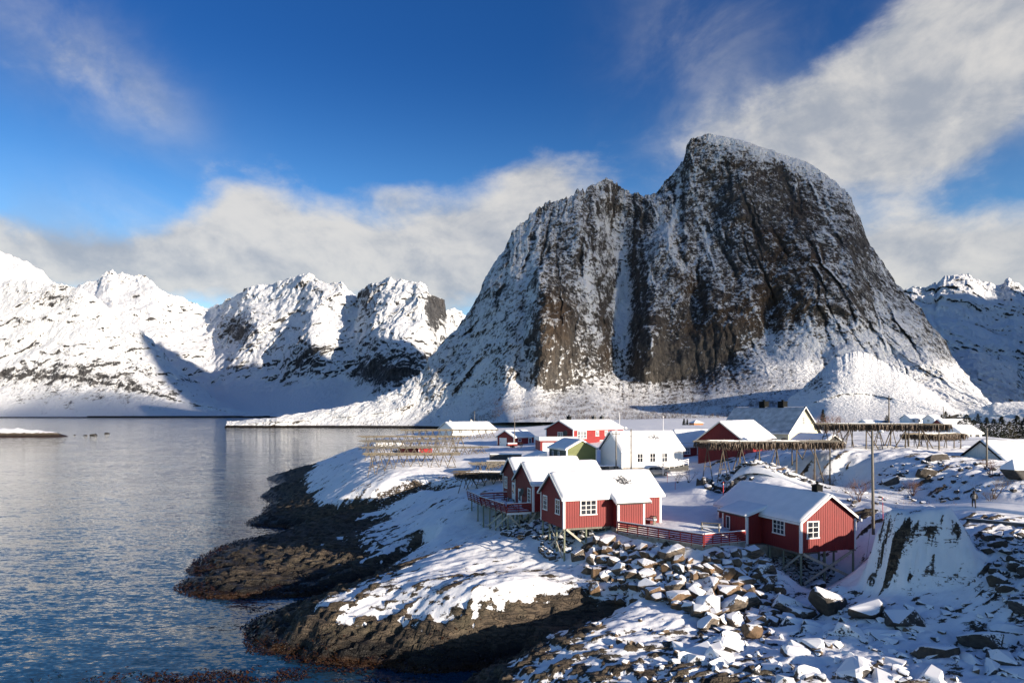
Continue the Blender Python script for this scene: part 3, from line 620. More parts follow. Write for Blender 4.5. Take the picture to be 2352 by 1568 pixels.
relief('mountain', 'big dark dome-shaped mountain with snow streaked cliffs above the village', SKY_MAIN,
       [(520, 985), (760, 1000), (900, 1020), (1000, 1060), (1200, 1150), (1400, 1250), (1600, 1300), (1900, 1250), (2100, 1050), (2330, 760)],
       [(520, 983), (1000, 984), (1100, 972), (1180, 969), (2330, 969)], [(520, -.6), (1000, -.6), (1100, 9), (1180, 13), (2330, 13.5)],
       515, 2330, 1060, 470, M['mountain'], cliff=([(520, .5), (1000, .35), (1150, .24), (1270, .14), (1420, .22), (1480, .16), (1600, .18), (1680, .25), (1750, .34), (1850, .44), (1950, .5), (2330, .5)], [(520, .6), (1000, .5), (1300, .52), (1700, .55), (2000, .62), (2330, .6)]),
       amp=17, fsc=75, bulges=[(1250, 745, 60, 130, 70), (1421, 690, 40, 230, -80), (1200, 780, 22, 170, -35), (1600, 760, 110, 170, 45), (1500, 560, 70, 160, 30), (1480, 800, 30, 90, 30), (1585, 690, 26, 90, -28), (1760, 720, 22, 60, -25), (1890, 640, 120, 150, 30), (1700, 420, 60, 120, 22), (1395, 540, 24, 60, -35), (1330, 560, 50, 120, 28), (1880, 830, 40, 40, -25)],
       bias=bias_main, warm=warm_main, fracs=FR, jagged=([1150, 1210, 1500, 1560, 1640, 1900, 1990], [1, 1.9, 1.9, 1.3, .35, .6, 1]), grain=-.38, seed=3, shore=lambda PX, PY, v, Z: sstep(4.6, 1.4, Z)*sstep(1090, 1030, PX))
def far_bias(patches, base=0.0, scrub=0.0):
    def f(PX, PY, v, d):
        b = base+0*PX
        if scrub: b = b-scrub*sstep(.75, .35, v)*np.clip(.25+1.6*fbm(PX/34, PY/26, 0, 4, .6, seed=83), 0, 1)*(1+.9*fbm(PX/5, PY/4, 0, 3, .65, seed=84))
        for x, y, rx, ry, am in patches: b = b+am*G2(PX, PY, x, y, rx, ry)
        return b
    return f
fars = [
 ('snow mountain with the long smooth flank at the left edge of the fjord', [(-300, 560), (-120, 600), (0, 648), (60, 645), (110, 652), (180, 662), (222, 692), (268, 725), (298, 738), (340, 775), (390, 830), (440, 880), (500, 922), (560, 946), (620, 954)],
  [(-300, 3600), (620, 3100)], [(-300, 957.5), (620, 957.5)], 2, -300, 620, 380, 160, 26, 150, [(330, 900, 220, 60, -.24), (100, 900, 200, 40, -.15), (120, 690, 90, 30, -.30), (330, 800, 90, 60, -.14), (220, 760, 60, 14, -.2), (60, 742, 70, 10, -.3), (180, 740, 120, 40, .12)]),
 ('bright snow peak behind the left flank at the photo edge', [(-300, 500), (-60, 560), (0, 580), (28, 588), (60, 602), (85, 618), (105, 640), (150, 670), (200, 720)], [(-300, 4300), (200, 4300)], [(-300, 957), (200, 957)], 3, -300, 200, 170, 110, 30, 180, [(70, 680, 50, 20, -.2)]),
 ('long bright snow range closing the valley, with horn, round top and a dark cliff nose', [(40, 760), (100, 712), (175, 655), (215, 641), (232, 622), (247, 617), (262, 633), (300, 635), (345, 641), (366, 662), (400, 682), (440, 701), (475, 711), (505, 701), (522, 690), (560, 671), (600, 661), (640, 651), (675, 640), (702, 634), (722, 641), (740, 650), (765, 655), (785, 672), (802, 684), (820, 667), (850, 651), (880, 637), (912, 645), (935, 656), (950, 650), (975, 664), (992, 678), (1003, 700), (1006, 728), (1018, 718), (1030, 712), (1055, 728), (1150, 760)],
  [(40, 5600), (300, 5600), (480, 5300), (700, 4600), (850, 4100), (1000, 4000), (1040, 5200), (1150, 5400)], [(40, 956.3), (1150, 956.3)], 3, 40, 1150, 640, 210, 60, 210,
  [(307, 685, 16, 8, -.5), (440, 760, 60, 30, -.1), (540, 765, 50, 40, -.30), (735, 670, 40, 26, -.22), (665, 740, 50, 60, -.12), (730, 820, 60, 40, -.22), (545, 850, 55, 14, -.34), (660, 885, 60, 8, -.22), (560, 915, 60, 26, -.14), (990, 712, 18, 36, -.75), (840, 690, 30, 40, -.28), (900, 835, 90, 60, -.32), (880, 885, 60, 30, -.3), (930, 685, 30, 30, .2), (600, 930, 300, 18, -.10)]),
 ('jagged far snow range at the right edge of the photo', [(1950, 720), (2075, 668), (2092, 662), (2118, 667), (2136, 655), (2142, 663), (2152, 642), (2180, 636), (2215, 632), (2240, 645), (2262, 658), (2282, 661), (2300, 655), (2312, 648), (2335, 658), (2352, 668), (2420, 640), (2600, 700), (2800, 660)], [(1950, 3400), (2800, 3200)], [(1950, 958), (2800, 958)], 8, 1950, 2800, 420, 170, 40, 150, [(2185, 655, 60, 24, -.32), (2330, 670, 40, 30, -.3), (2230, 745, 60, 20, -.14), (2240, 845, 60, 14, -.22), (2320, 800, 70, 40, -.12), (2140, 720, 60, 60, .2)]),
 ('rocky snow knoll beyond the right foot of the big mountain', [(2080, 900), (2150, 840), (2190, 812), (2230, 806), (2290, 826), (2325, 850), (2345, 880), (2400, 870), (2500, 830), (2700, 800)], [(2080, 1700), (2700, 1500)], [(2080, 960), (2700, 960)], 13, 2080, 2700, 260, 110, 18, 70, [(2250, 860, 60, 30, -.12), (2330, 890, 30, 40, -.25)]),
]
FARB = [(470, 800, 70, 110, -200), (600, 850, 90, 70, -160), (560, 760, 45, 120, 120), (700, 740, 60, 130, 100), (790, 780, 40, 120, -170), (900, 840, 80, 90, 240), (960, 700, 40, 60, 120), (300, 720, 120, 60, 100)]
for i, (lab, sk, rd, fp, fz, p0, p1, nc, nr, am, fs, pat) in enumerate(fars):
    relief('mountain', lab, sk, rd, fp, [(p0, fz), (p1, fz)], p0, p1, nc, nr, M['mountain_far'], cliff=(.30, .45), amp=am*1.7, fsc=fs*1.3, bulges=FARB if i == 2 else (), bias=far_bias(pat, .12 if i == 0 else .15, .34 if i == 0 else .12), grain=.3 if i % 2 else -.25, seed=20+i*3, back=1800, shore=(lambda PX, PY, v, Z: sstep(9, 3, Z)) if i == 0 else None, vjit=.8)
# lit snow hill in front of the cliffs, and the low white rise at the right
relief('hill', 'sunlit smooth snow hill at the right foot of the big mountain', [(1700, 967), (1760, 950), (1800, 924), (1850, 880), (1890, 838), (1920, 815), (1960, 803), (2000, 812), (2060, 846), (2120, 886), (2180, 930), (2230, 958)], [(1700, 600), (2000, 640), (2230, 560)], [(1700, 966), (1900, 970), (2230, 972)], [(1700, 14), (2230, 14.5)], 1705, 2228, 330, 150, M['hill'], cliff=(.4, .5), amp=3.2, fsc=34, big=.8, bias=far_bias([(1870, 880, 40, 30, -.18), (1990, 900, 150, 40, -.03)], .02), grain=.9, seed=60, back=250)
relief('hill', 'low white rise with dark conifers along it at the right edge', [(2170, 960), (2230, 941), (2280, 925), (2352, 921), (2440, 915), (2600, 920), (2800, 930)], [(2170, 400), (2800, 380)], [(2170, 972), (2800, 985)], [(2170, 15), (2800, 15)], 2172, 2800, 200, 60, M['hill'], cliff=(.4, .5), amp=2.0, fsc=20, bias=far_bias([(2300, 945, 60, 8, -.1)], .15), grain=.9, seed=66, back=200)
# unseen high range added right of the view, shading the far left mountains
hx, hy = math.sin(SUN_AZ), -math.cos(SUN_AZ)
def shade_range(name, label, h0, p0, p1, hgt, wid, seed):
    n, k = 150, 44
    p = np.linspace(p0, p1, n)[None]; s = np.linspace(-1, 1, k)[:, None]
    cx, cy = hx*h0-hy*p, hy*h0+hx*p
    hh = np.interp(p, [a for a, _ in hgt], [b for _, b in hgt])*(1+.05*fbm(p/260, p*0, 0, 5, .55, seed=seed))
    X = cx+hx*s*wid; Y = cy+hy*s*wid
    Z = hh*np.clip(1-np.abs(s), 0, 1)**1.1*(1+.12*fbm(X/200, Y/200, 0, 4, .5, seed=seed))-3+0*p
    z0 = np.zeros((k, n))
    o = link(grid_mesh(name, np.stack([X+0*p, Y+0*p, Z], -1), M['mountain_far'], None, {'bias': z0+.1, 'warm': z0, 'shore': z0}))
    tag(o, label, kind='structure')
shade_range('mountain', 'unseen steep snow range added right of the view to shade the far left mountains', 3300, 700, 5200, [(700, 0), (900, 150), (1150, 300), (1310, 450), (1420, 1900), (1950, 2150), (2250, 1500), (4300, 1250), (5200, 150)], 1100, 81)

def shade_cloud(name, label, h0, p0, z0, rh, rp, rz, dens, seed):
    m = bpy.data.materials.new('cloud_vapour'); m.use_nodes = True; t = NT(m.node_tree); t.n.clear()
    o_ = t.new('ShaderNodeOutputMaterial'); vv = t.new('ShaderNodeVolumePrincipled'); vv.inputs['Color'].default_value = (1, 1, 1, 1); vv.inputs['Density'].default_value = dens; vv.inputs['Anisotropy'].default_value = .6
    t.l.new(vv.outputs[0], o_.inputs['Volume'])
    th = np.linspace(0, 2*np.pi, 73)[None]; ph = np.linspace(-np.pi/2, np.pi/2, 37)[:, None]
    ux, uy, uz = np.cos(ph)*np.cos(th), np.cos(ph)*np.sin(th), np.sin(ph)+0*th
    r = 1+.30*fbm(ux*1.6, uy*1.6, uz*1.6, 4, .55, seed=seed)
    H_, P_, Z_ = h0+ux*r*rh, p0+uy*r*rp, z0+uz*r*rz
    o = link(grid_mesh(name, np.stack([hx*H_-hy*P_, hy*H_+hx*P_, Z_], -1), m)); tag(o, label, kind='stuff')
shade_cloud('cloud', 'thin low cloud added out of view on the right to soften the sun on the high cliffs', 2500, 1090, 960, 300, 420, 330, .0042, 91)  # cloud put in out of view to dim the sun on the cliffs
# ------------------------------------------------------------------ houses
def snow_cap(parent, L, Wd, Ht, rise, eave, gab, t, mat, seed=0, asym=None, z_lift=0.0):
    """snow lying on both roof slopes, thinner and ragged at the edges"""
    half = Wd/2; tan = rise/half
    ns, nx = 15, max(14, int(L*2.2))
    run = np.linspace(-(half+eave), half+eave, 2*ns+1)
    xs = np.linspace(-gab, L+gab, nx)
    R, X = np.meshgrid(run, xs)
    edge = np.minimum(1, np.minimum((half+eave-np.abs(R))/.22, np.minimum(X+gab, L+gab-X)/.22))
    th = t*(.35+.65*np.clip(edge, 0, 1)**.6)*(1+.35*fbm(X*.9, R*.9, seed, 3))
    top = Ht+rise-np.abs(R)*tan+z_lift; ridge = np.exp(-(R/.25)**2)*.04
    Zt = top+th-ridge; Zb = top+.004
    wob = .05*fbm(X*1.7, R*0, seed+3, 3)*(np.abs(R) > half+eave-.01)
    Y = half+R+np.sign(R)*wob
    P = np.stack([X, Y, Zt], -1); Q = np.stack([X, Y, Zb], -1)
    V = np.concatenate([P.reshape(-1, 3), Q.reshape(-1, 3)]); n, k = P.shape[:2]
    i = np.arange(n*k).reshape(n, k); F = [np.stack([i[:-1, :-1], i[1:, :-1], i[1:, 1:], i[:-1, 1:]], -1).reshape(-1, 4)]
    m = n*k
    for e in (i[0], i[-1][::-1], i[:, -1], i[:, 0][::-1]): F.append(np.stack([e[:-1], e[1:], e[1:]+m, e[:-1]+m], -1))
    o = np_mesh('snow_layer', V, np.concatenate(F), mat); link(o, parent); return o

def house(name, label, cat, origin, z, rotz, L, Wd, Ht, rise, wall, group=None, eave=.35, gab=.3, snow=.16, windows=(), doors=(), planks=None, trim=True, trim_mat='white', barge='white', snow_mat_='snow', roof_mat='roof_dark', chimneys=(), base=0.0, base_mat='concrete', pane='pane', fascia=True, wall_mats=None, siding=0.0):
    t = thing(name, label, cat, (origin[0], origin[1], z), rotz, group)
    half = Wd/2; tan = rise/half; T = .14
    top = lambda y: Ht+rise-abs(y-half)*tan
    wm = {s: M[(wall_mats or {}).get(s, wall)] for s in 'fblr'}
    wl = {}
    wl['f'] = MB().box(0, L, 0, T, 0, Ht+T*tan-.03).build('wall', wm['f'], t)
    wl['b'] = MB().box(0, L, Wd-T, Wd, 0, Ht+T*tan-.03).build('wall', wm['b'], t)
    gp = [(T+.003, 0), (Wd-T-.003, 0), (Wd-T-.003, Ht+T*tan-.03), (half, Ht+rise-.03), (T+.003, Ht+T*tan-.03)]
    wl['l'] = MB().prism(gp, 'x', .0, T).build('wall', wm['l'], t)
    wl['r'] = MB().prism(gp, 'x', L-T, L).build('wall', wm['r'], t)
    # side frames: u runs along the wall, o outward
    def fr(s, u0, u1, o0, o1, z0, z1, mb):
        if s == 'f': return mb.box(u0, u1, -o1, -o0, z0, z1)
        if s == 'b': return mb.box(u0, u1, Wd+o0, Wd+o1, z0, z1)
        if s == 'l': return mb.box(-o1, -o0, u0, u1, z0, z1)
        return mb.box(L+o0, L+o1, u0, u1, z0, z1)
    po = .035 if planks else .024 if siding else 0.0
    if planks:
        cache = {}
        for s in planks:
            full = L if s in 'fb' else Wd; pitch = .272; n = int((full-.18)/pitch); u = (full-n*pitch)/2
            for k in range(n):
                a, b = u+k*pitch+.022, u+(k+1)*pitch-.022
                if s in 'fb':
                    me = cache.get(s)
                    if me is None: me = cache[s] = fr(s, -.114, .114, .004, .034, -.06, Ht-.05, MB()).mesh('plank', wm[s])
                    shared('plank', me, wl[s], ((a+b)/2, 0, 0))
                else:
                    za, zb = top(a)-.06, top(b)-.06; pts = [(a, -.06), (b, -.06), (b, zb), (a, za)]
                    if a < half < b: pts = [(a, -.06), (b, -.06), (b, zb), (half, Ht+rise-.06), (a, za)]
                    MB().prism(pts, 'x', -.034 if s == 'l' else L+.004, -.004 if s == 'l' else L+.034).build('plank', wm[s], wl[s])
    elif siding:
        for s in 'fblr':
            mb = MB(); full = L if s in 'fb' else Wd; k = 0
            while (k+1)*siding < Ht-.05:
                fr(s, .05, full-.05, .003, .022, k*siding+.012, (k+1)*siding-.012, mb); k += 1
            if s in 'lr':
                while (k+1)*siding < Ht+rise-.25:
                    q = (Ht+rise-(k+1)*siding)/tan-.08; fr(s, half-q, half+q, .003, .022, k*siding+.012, (k+1)*siding-.012, mb); k += 1
            tag(mb.build('siding_boards', wm[s], wl[s]), kind='stuff')
    if trim:
        for cx, cy in ((0, 0), (L, 0), (0, Wd), (L, Wd)):
            sx, sy = (-1 if cx == 0 else 1), (-1 if cy == 0 else 1); q = .055; wd = .17
            x0, x1 = sorted((cx+sx*q, cx-sx*wd)); y0, y1 = sorted((cy+sy*q, cy-sy*.001)); mb = MB().box(x0, x1, y0, y1, -.08, Ht-.04)
            x0, x1 = sorted((cx+sx*q, cx-sx*.001)); y0, y1 = sorted((cy-sy*.0015, cy-sy*wd)); mb.box(x0, x1, y0, y1, -.08, Ht-.04)
            mb.build('corner_board', M[trim_mat], t)
    for s, u, zc, ww, wh, nc, nr in windows:
        mb = MB(); o0, o1 = po+.001, po+.06; f = min(.12, ww*.12)
        fr(s, u-ww/2, u+ww/2, o0, o1, zc+wh/2-f, zc+wh/2, mb); fr(s, u-ww/2-.05, u+ww/2+.05, o0, o1+.03, zc-wh/2-.02, zc-wh/2+f*.8, mb)
        fr(s, u-ww/2, u-ww/2+f, o0, o1, zc-wh/2+f*.8, zc+wh/2-f, mb); fr(s, u+ww/2-f, u+ww/2, o0, o1, zc-wh/2+f*.8, zc+wh/2-f, mb)
        b = .035 if ww < 2.2 else .05
        for k in range(1, nc):
            q = u-ww/2+f+(ww-2*f)*k/nc; fr(s, q-b, q+b, o0+.012, o1-.012, zc-wh/2+f*.8, zc+wh/2-f, mb)
        for k in range(1, nr):
            q = zc-wh/2+f*.8+(wh-1.8*f)*k/nr; fr(s, u-ww/2+f, u+ww/2-f, o0+.014, o1-.016, q-b*.8, q+b*.8, mb)
        wo_ = mb.build('window', M['white'], t)
        fr(s, u-ww/2+f*.5, u+ww/2-f*.5, po+.002, po+.018, zc-wh/2+f*.5, zc+wh/2-f*.5, MB()).build('pane', M[pane], wo_)
    for s, u, dw, dh, glazed, dm in doors:
        mb = MB(); fr(s, u-dw/2, u+dw/2, po+.001, po+.05, -.02, dh, mb)
        d = mb.build('door', M[dm], t); mb = MB()
        for q0, q1 in ((u-dw/2-.09, u-dw/2-.002), (u+dw/2+.002, u+dw/2+.09)): fr(s, q0, q1, po+.001, po+.07, -.02, dh+.09, mb)
        fr(s, u-dw/2, u+dw/2, po+.001, po+.07, dh+.003, dh+.09, mb); mb.build('door_frame', M['white'], d)
        if glazed: fr(s, u-dw*.3, u+dw*.3, po+.052, po+.06, dh*.35, dh*.9, MB()).build('pane', M[pane], d)
        fr(s, u+dw*.36, u+dw*.42, po+.05, po+.1, dh*.45, dh*.52, MB()).build('handle', M['black'], d)
    # roof
    th = .13; up = .012
    rp_ = [(-eave, Ht-eave*tan+up), (half, Ht+rise+up), (Wd+eave, Ht-eave*tan+up), (Wd+eave, Ht-eave*tan+th), (half, Ht+rise+th+.02), (-eave, Ht-eave*tan+th)]
    rf = MB().prism(rp_, 'x', -gab, L+gab).build('roof', M[roof_mat], t)
    if snow: snow_cap(rf, L, Wd, Ht+th+.006, rise, eave-.02, gab-.02, snow, M[snow_mat_], seed=abs(origin[0]))
    if barge:
        for xx0, xx1 in ((-gab-.055, -gab-.003), (L+gab+.003, L+gab+.055)):
            for sgn in (-1, 1):
                y0 = half+sgn*.001; y1 = half+sgn*(half+eave+.02); zr = Ht+rise+th+.05; ze = Ht-eave*tan+th+.05
                q = [(y0, zr), (y1, ze), (y1, ze-.24), (y0, zr-.24)]
                MB().prism(q if sgn < 0 else q[::-1], 'x', xx0, xx1).build('bargeboard', M[barge], rf)
    if fascia:
        for yy0, yy1 in ((-eave-.04, -eave-.004), (Wd+eave+.004, Wd+eave+.04)):
            MB().box(-gab, L+gab, yy0, yy1, Ht-eave*tan-.06, Ht-eave*tan+th+.01).build('fascia', M[barge if fascia == 1 else fascia] if barge else M[roof_mat], rf)
    for cx, cy, cw, ch, cm in chimneys:
        zb = top(cy)-.3; zt = Ht+rise+ch
        c = MB().box(cx-cw/2, cx+cw/2, cy-cw/2, cy+cw/2, zb, zt).build('chimney', M[cm], rf)
        MB().box(cx-cw*.56, cx+cw*.56, cy-cw*.56, cy+cw*.56, zt+.003, zt+.12).lathe([(cw*.18, zt+.12), (cw*.16, zt+.35), (cw*.28, zt+.36), (cw*.2, zt+.46)], 8, (cx, cy, 0)).build('chimney_cap', M[cm], rf)
    if base:
        MB().box(.12, L-.12, .12, Wd-.12, -base, -.004).build('foundation', M[base_mat], t)
    t['_'] = 0; del t['_']
    return t
ROT = math.atan2(.325, .944)
def loc2w(o, v):
    c, s = math.cos(o.rotation_euler.z), math.sin(o.rotation_euler.z)
    return (o.location.x+c*v[0]-s*v[1], o.location.y+s*v[0]+c*v[1], o.location.z+v[2])
UNIT6 = {}
def unit_pole(mat):
    if mat not in UNIT6: UNIT6[mat] = MB().tube((0, 0, 0), (0, 0, 1), 1, .82, 7).mesh('pole', M[mat])
    return UNIT6[mat]
def stilts(t, pts, r=.11, mat='stilt', ztop=-.07, sink=.5):
    for x, y in pts:
        wx, wy, _ = loc2w(t, (x, y, 0)); zb = H(wx, wy)-t.location.z-sink
        if zb < ztop-.2: stick('stilt', unit_pole(mat), t, (x, y, zb), (x, y, ztop), r)
def gz(t, x, y):
    wx, wy, _ = loc2w(t, (x, y, 0)); return H(wx, wy)-t.location.z
def brace(t, p, q, wd=.06, ht=.2): MB().bar(p, q, wd, ht).build('brace', M['brace'], t)
def joists(t, L, Wd, z0=-.28):
    for y in np.linspace(.15, Wd-.15, 4): MB().box(.05, L-.05, y-.08, y+.08, z0, -.09).build('joist', M['grey_wood'], t)
def lean_roof(t, x0, x1, y_in, z_in, y_out, z_out, mat='snow', trim=True, wood='white'):
    """small mono-pitch roof between the house roof and a porch, with its snow"""
    r = MB().prism([(y_in, z_in), (y_out, z_out), (y_out, z_out+.1), (y_in, z_in+.1)], 'x', x0, x1).build('porch_roof', M['roof_dark'], t)
    n, k = 24, 12; X, S = np.meshgrid(np.linspace(x0-.03, x1+.03, n), np.linspace(0, 1.03, k))
    e = np.clip(np.minimum(np.minimum(X-x0+.03, x1+.03-X)/.2, (1.03-S)*6), 0, 1)
    Z = z_in+(z_out-z_in)*S+.104+.16*(.25+.75*e**.6)*(1+.3*fbm(X, S*3, x0, 3)); Y = y_in+(y_out-y_in)*S
    Zb = z_in+(z_out-z_in)*S+.103
    V = np.concatenate([np.stack([X, Y, Z], -1).reshape(-1, 3), np.stack([X, Y, Zb], -1).reshape(-1, 3)]); i = np.arange(n*k).reshape(k, n); m = n*k
    F = [np.stack([i[:-1, :-1], i[:-1, 1:], i[1:, 1:], i[1:, :-1]], -1).reshape(-1, 4)]
    for ed in (i[0], i[-1], i[:, 0], i[:, -1]): F.append(np.stack([ed[:-1], ed[1:], ed[1:]+m, ed[:-1]+m], -1))
    link(np_mesh('snow_layer', V, np.concatenate(F), M[mat]), r)
    if trim:
        sg = 1 if y_out > y_in else -1
        for xx in (x0-.06, x1+.006): MB().prism([(y_in, z_in-.08), (y_out, z_out-.1), (y_out, z_out+.14), (y_in, z_in+.14)], 'x', xx, xx+.05).build('bargeboard', M[wood], r)
        y0, y1 = sorted((y_out+sg*.004, y_out+sg*.05)); MB().box(x0, x1, y0, y1, z_out-.08, z_out+.11).build('fascia', M['roof_dark'], r)
    return r
def porch_walls(t, x0, x1, y0, y1, z0, zt_in, zt_out, wall, out_is):
    """three boarded walls; out_is = +1 if the porch stands out towards +y"""
    yin, yout = (y0, y1) if out_is > 0 else (y1, y0); T = .1
    front = MB().box(x0, x1, min(yout, yout-out_is*T), max(yout, yout-out_is*T), z0, zt_out).build('porch_wall', M[wall], t)
    sides = []
    for xa in (x0, x1-T):
        ya, yb = yin, yout-out_is*(T+.003)
        zb_ = zt_out+(zt_in-zt_out)*T/abs(yout-yin)
        sides.append(MB().prism([(ya, z0), (yb, z0), (yb, zb_), (ya, zt_in)], 'x', xa, xa+T).build('porch_wall', M[wall], t))
    n = int((x1-x0-.2)/.272); st = x0+((x1-x0)-n*.272)/2; o0, o1 = sorted((yout+out_is*.004, yout+out_is*.034)); me = None
    for k in range(n):
        if me is None: me = MB().box(-.114, .114, o0, o1, z0-.02, zt_out-.03).mesh('plank', M[wall])
        shared('plank', me, front, (st+(k+.5)*.272, 0, 0))
    n = int((abs(yout-yin)-.15)/.272); st = min(yin, yout)+.06
    for s_, xa, xb in ((sides[0], x0-.034, x0-.004), (sides[1], x1+.004, x1+.034)):
        for k in range(n):
            ya, yb = st+k*.272+.022, st+(k+1)*.272-.022
            zt = lambda y: zt_in+(zt_out-zt_in)*(y-yin)/(yout-yin)-.03
            MB().prism([(ya, z0-.02), (yb, z0-.02), (yb, zt(yb)), (ya, zt(ya))], 'x', xa, xb).build('plank', M[wall], s_)
    for cx, s in ((x0, -1), (x1, 1)):
        a, b = sorted((cx+s*.055, cx-s*.16)); c, d = sorted((yout+out_is*.055, yout-out_is*.16))
        MB().box(a, b, c, d, z0-.04, zt_out-.02).build('corner_board', M['white'], t)

# cabin in front, with porch
cab = house('cabin', 'red stilt cabin with a porch on its front wall, nearest of the row of three', 'cabin', (5.29, 70.0), 10.08, ROT, 11.4, 6.3, 3.08, 2.2, 'red', 'red cabins on stilts', planks='fl', wall_mats={'r': 'red', 'l': 'red_dark_shaded'}, snow_mat_='snow_patch',
    windows=[('f', 2.78, 2.0, 1.9, 1.58, 3, 3), ('l', 1.45, 2.0, 1.2, 1.6, 2, 3), ('l', 4.95, 2.0, 1.2, 1.6, 2, 3), ('r', 3.1, 1.9, 1.1, 1.3, 2, 3)], trim=True)
porch_walls(cab, 5.62, 8.72, -1.15, 0, -.1, 2.9, 2.36, 'red', -1)
lean_roof(cab, 5.3, 9.35, 0.55, 3.47, -1.5, 2.42)
MB().box(5.5, 11.3, -1.0, 6.0, -1.6, -.16).build('foundation', M['concrete'], cab)
joists(cab, 5.4, 6.3)
stilts(cab, [(.15, .15), (.15, 2.2), (.15, 4.2), (.15, 6.1), (2.6, .15), (2.6, 3.1), (2.6, 6.1), (5.0, .4), (5.0, 6.0)])
zc = gz(cab, .15, .15)
brace(cab, (.02, .15, -.15), (.02, 3.6, -2.6)); brace(cab, (.3, -.02, -.15), (2.6, .0, -2.0)); brace(cab, (.06, 3.9, -.2), (.06, .5, -3.2)); brace(cab, (2.5, 5.8, -.2), (.3, 5.9, -2.5))
# second cabin
cab2 = house('cabin', 'red stilt cabin with a satellite dish on its gable, middle of the row of three', 'cabin', (2.45, 79.8), 10.35, ROT, 9.3, 6.3, 3.25, 2.15, 'red', 'red cabins on stilts', planks='fl', wall_mats={'l': 'red_dark_shaded'},
    windows=[('l', 1.1, 1.75, 1.15, 1.75, 2, 4)], doors=[('l', 4.3, .95, 2.1, True, 'white')])
joists(cab2, 9.3, 6.3); stilts(cab2, [(.15, .15), (.15, 2.0), (.15, 4.2), (.15, 6.1), (2.2, .15), (2.2, 3.1), (2.2, 6.1), (4.4, .2), (4.4, 3), (4.4, 6.1), (6.8, .3), (6.8, 6)])
brace(cab2, (.3, -.02, -.2), (.3-2.2, .1, -3.3)); brace(cab2, (.02, 5.8, -.2), (.02, 1.2, -3.0)); brace(cab2, (.0, 1.0, -.3), (.0, 5.6, -3.1))
# third cabin
cab3 = house('cabin', 'red stilt cabin mostly hidden behind the other two, far end of the row of three', 'cabin', (.75, 88.6), 10.5, ROT, 9.4, 6.0, 3.1, 2.1, 'red', 'red cabins on stilts', planks='fl', wall_mats={'l': 'red_dark_shaded'},
    windows=[('l', 4.7, 1.9, 1.2, 1.6, 2, 3)], doors=[('l', 1.5, .95, 2.1, True, 'white')])
joists(cab3, 9.4, 6.0); stilts(cab3, [(.15, .15), (.15, 2.0), (.15, 4.2), (.15, 5.9), (3, .2), (3, 3), (3, 5.9), (6, .3), (6, 5.8)])
# fourth cabin at the right
ax = (-.318, .948); rot4 = math.atan2(ax[1], ax[0])
cab4 = house('cabin', 'red stilt cabin with a black chimney, standing alone beside the rubble slope', 'cabin', (33.76, 67.1), 8.6, rot4, 13.0, 6.6, 2.98, 2.3, 'red', 'red cabins on stilts', planks='lb', wall_mats={'b': 'red_dark_shaded', 'r': 'red_dark_shaded'}, gab=.38, eave=.38, snow=.2,
    windows=[('l', 5.22, 2.1, 1.45, 1.68, 2, 3), ('b', 3.0, 2.0, 1.75, 1.5, 3, 3)], chimneys=[(1.7, 3.1, .72, .75, 'black')])
porch_walls(cab4, 5.6, 9.6, 6.6, 8.44, -.1, 3.2, 2.62, 'red_dark_shaded', 1)
lean_roof(cab4, 5.35, 9.95, 5.9, 3.58, 8.85, 2.72)
mb = MB(); mb.box(8.3, 8.95, 8.476, 8.52, .95, 2.35); pw = mb.build('window', M['white'], cab4); MB().box(8.4, 8.85, 8.521, 8.53, 1.05, 2.25).build('pane', M['pane'], pw)
MB().box(5.0, 12.8, .2, 8.3, -1.5, -.16).build('foundation', M['concrete'], cab4)
joists(cab4, 5.0, 6.6); stilts(cab4, [(.15, 6.45), (.15, .15), (.5, 3.3), (.9, 3.0), (2.6, 6.4), (2.6, .2), (4.6, 6.4), (4.6, 3.2), (4.6, .2)], r=.12)
brace(cab4, (.0, 6.3, -.2), (.0, .3, -2.9), .07, .26); brace(cab4, (-.08, 6.3, -3.0), (-.08, .5, -.25), .07, .26); brace(cab4, (2.5, 6.55, -2.1), (.2, 6.55, -.3), .06, .2)

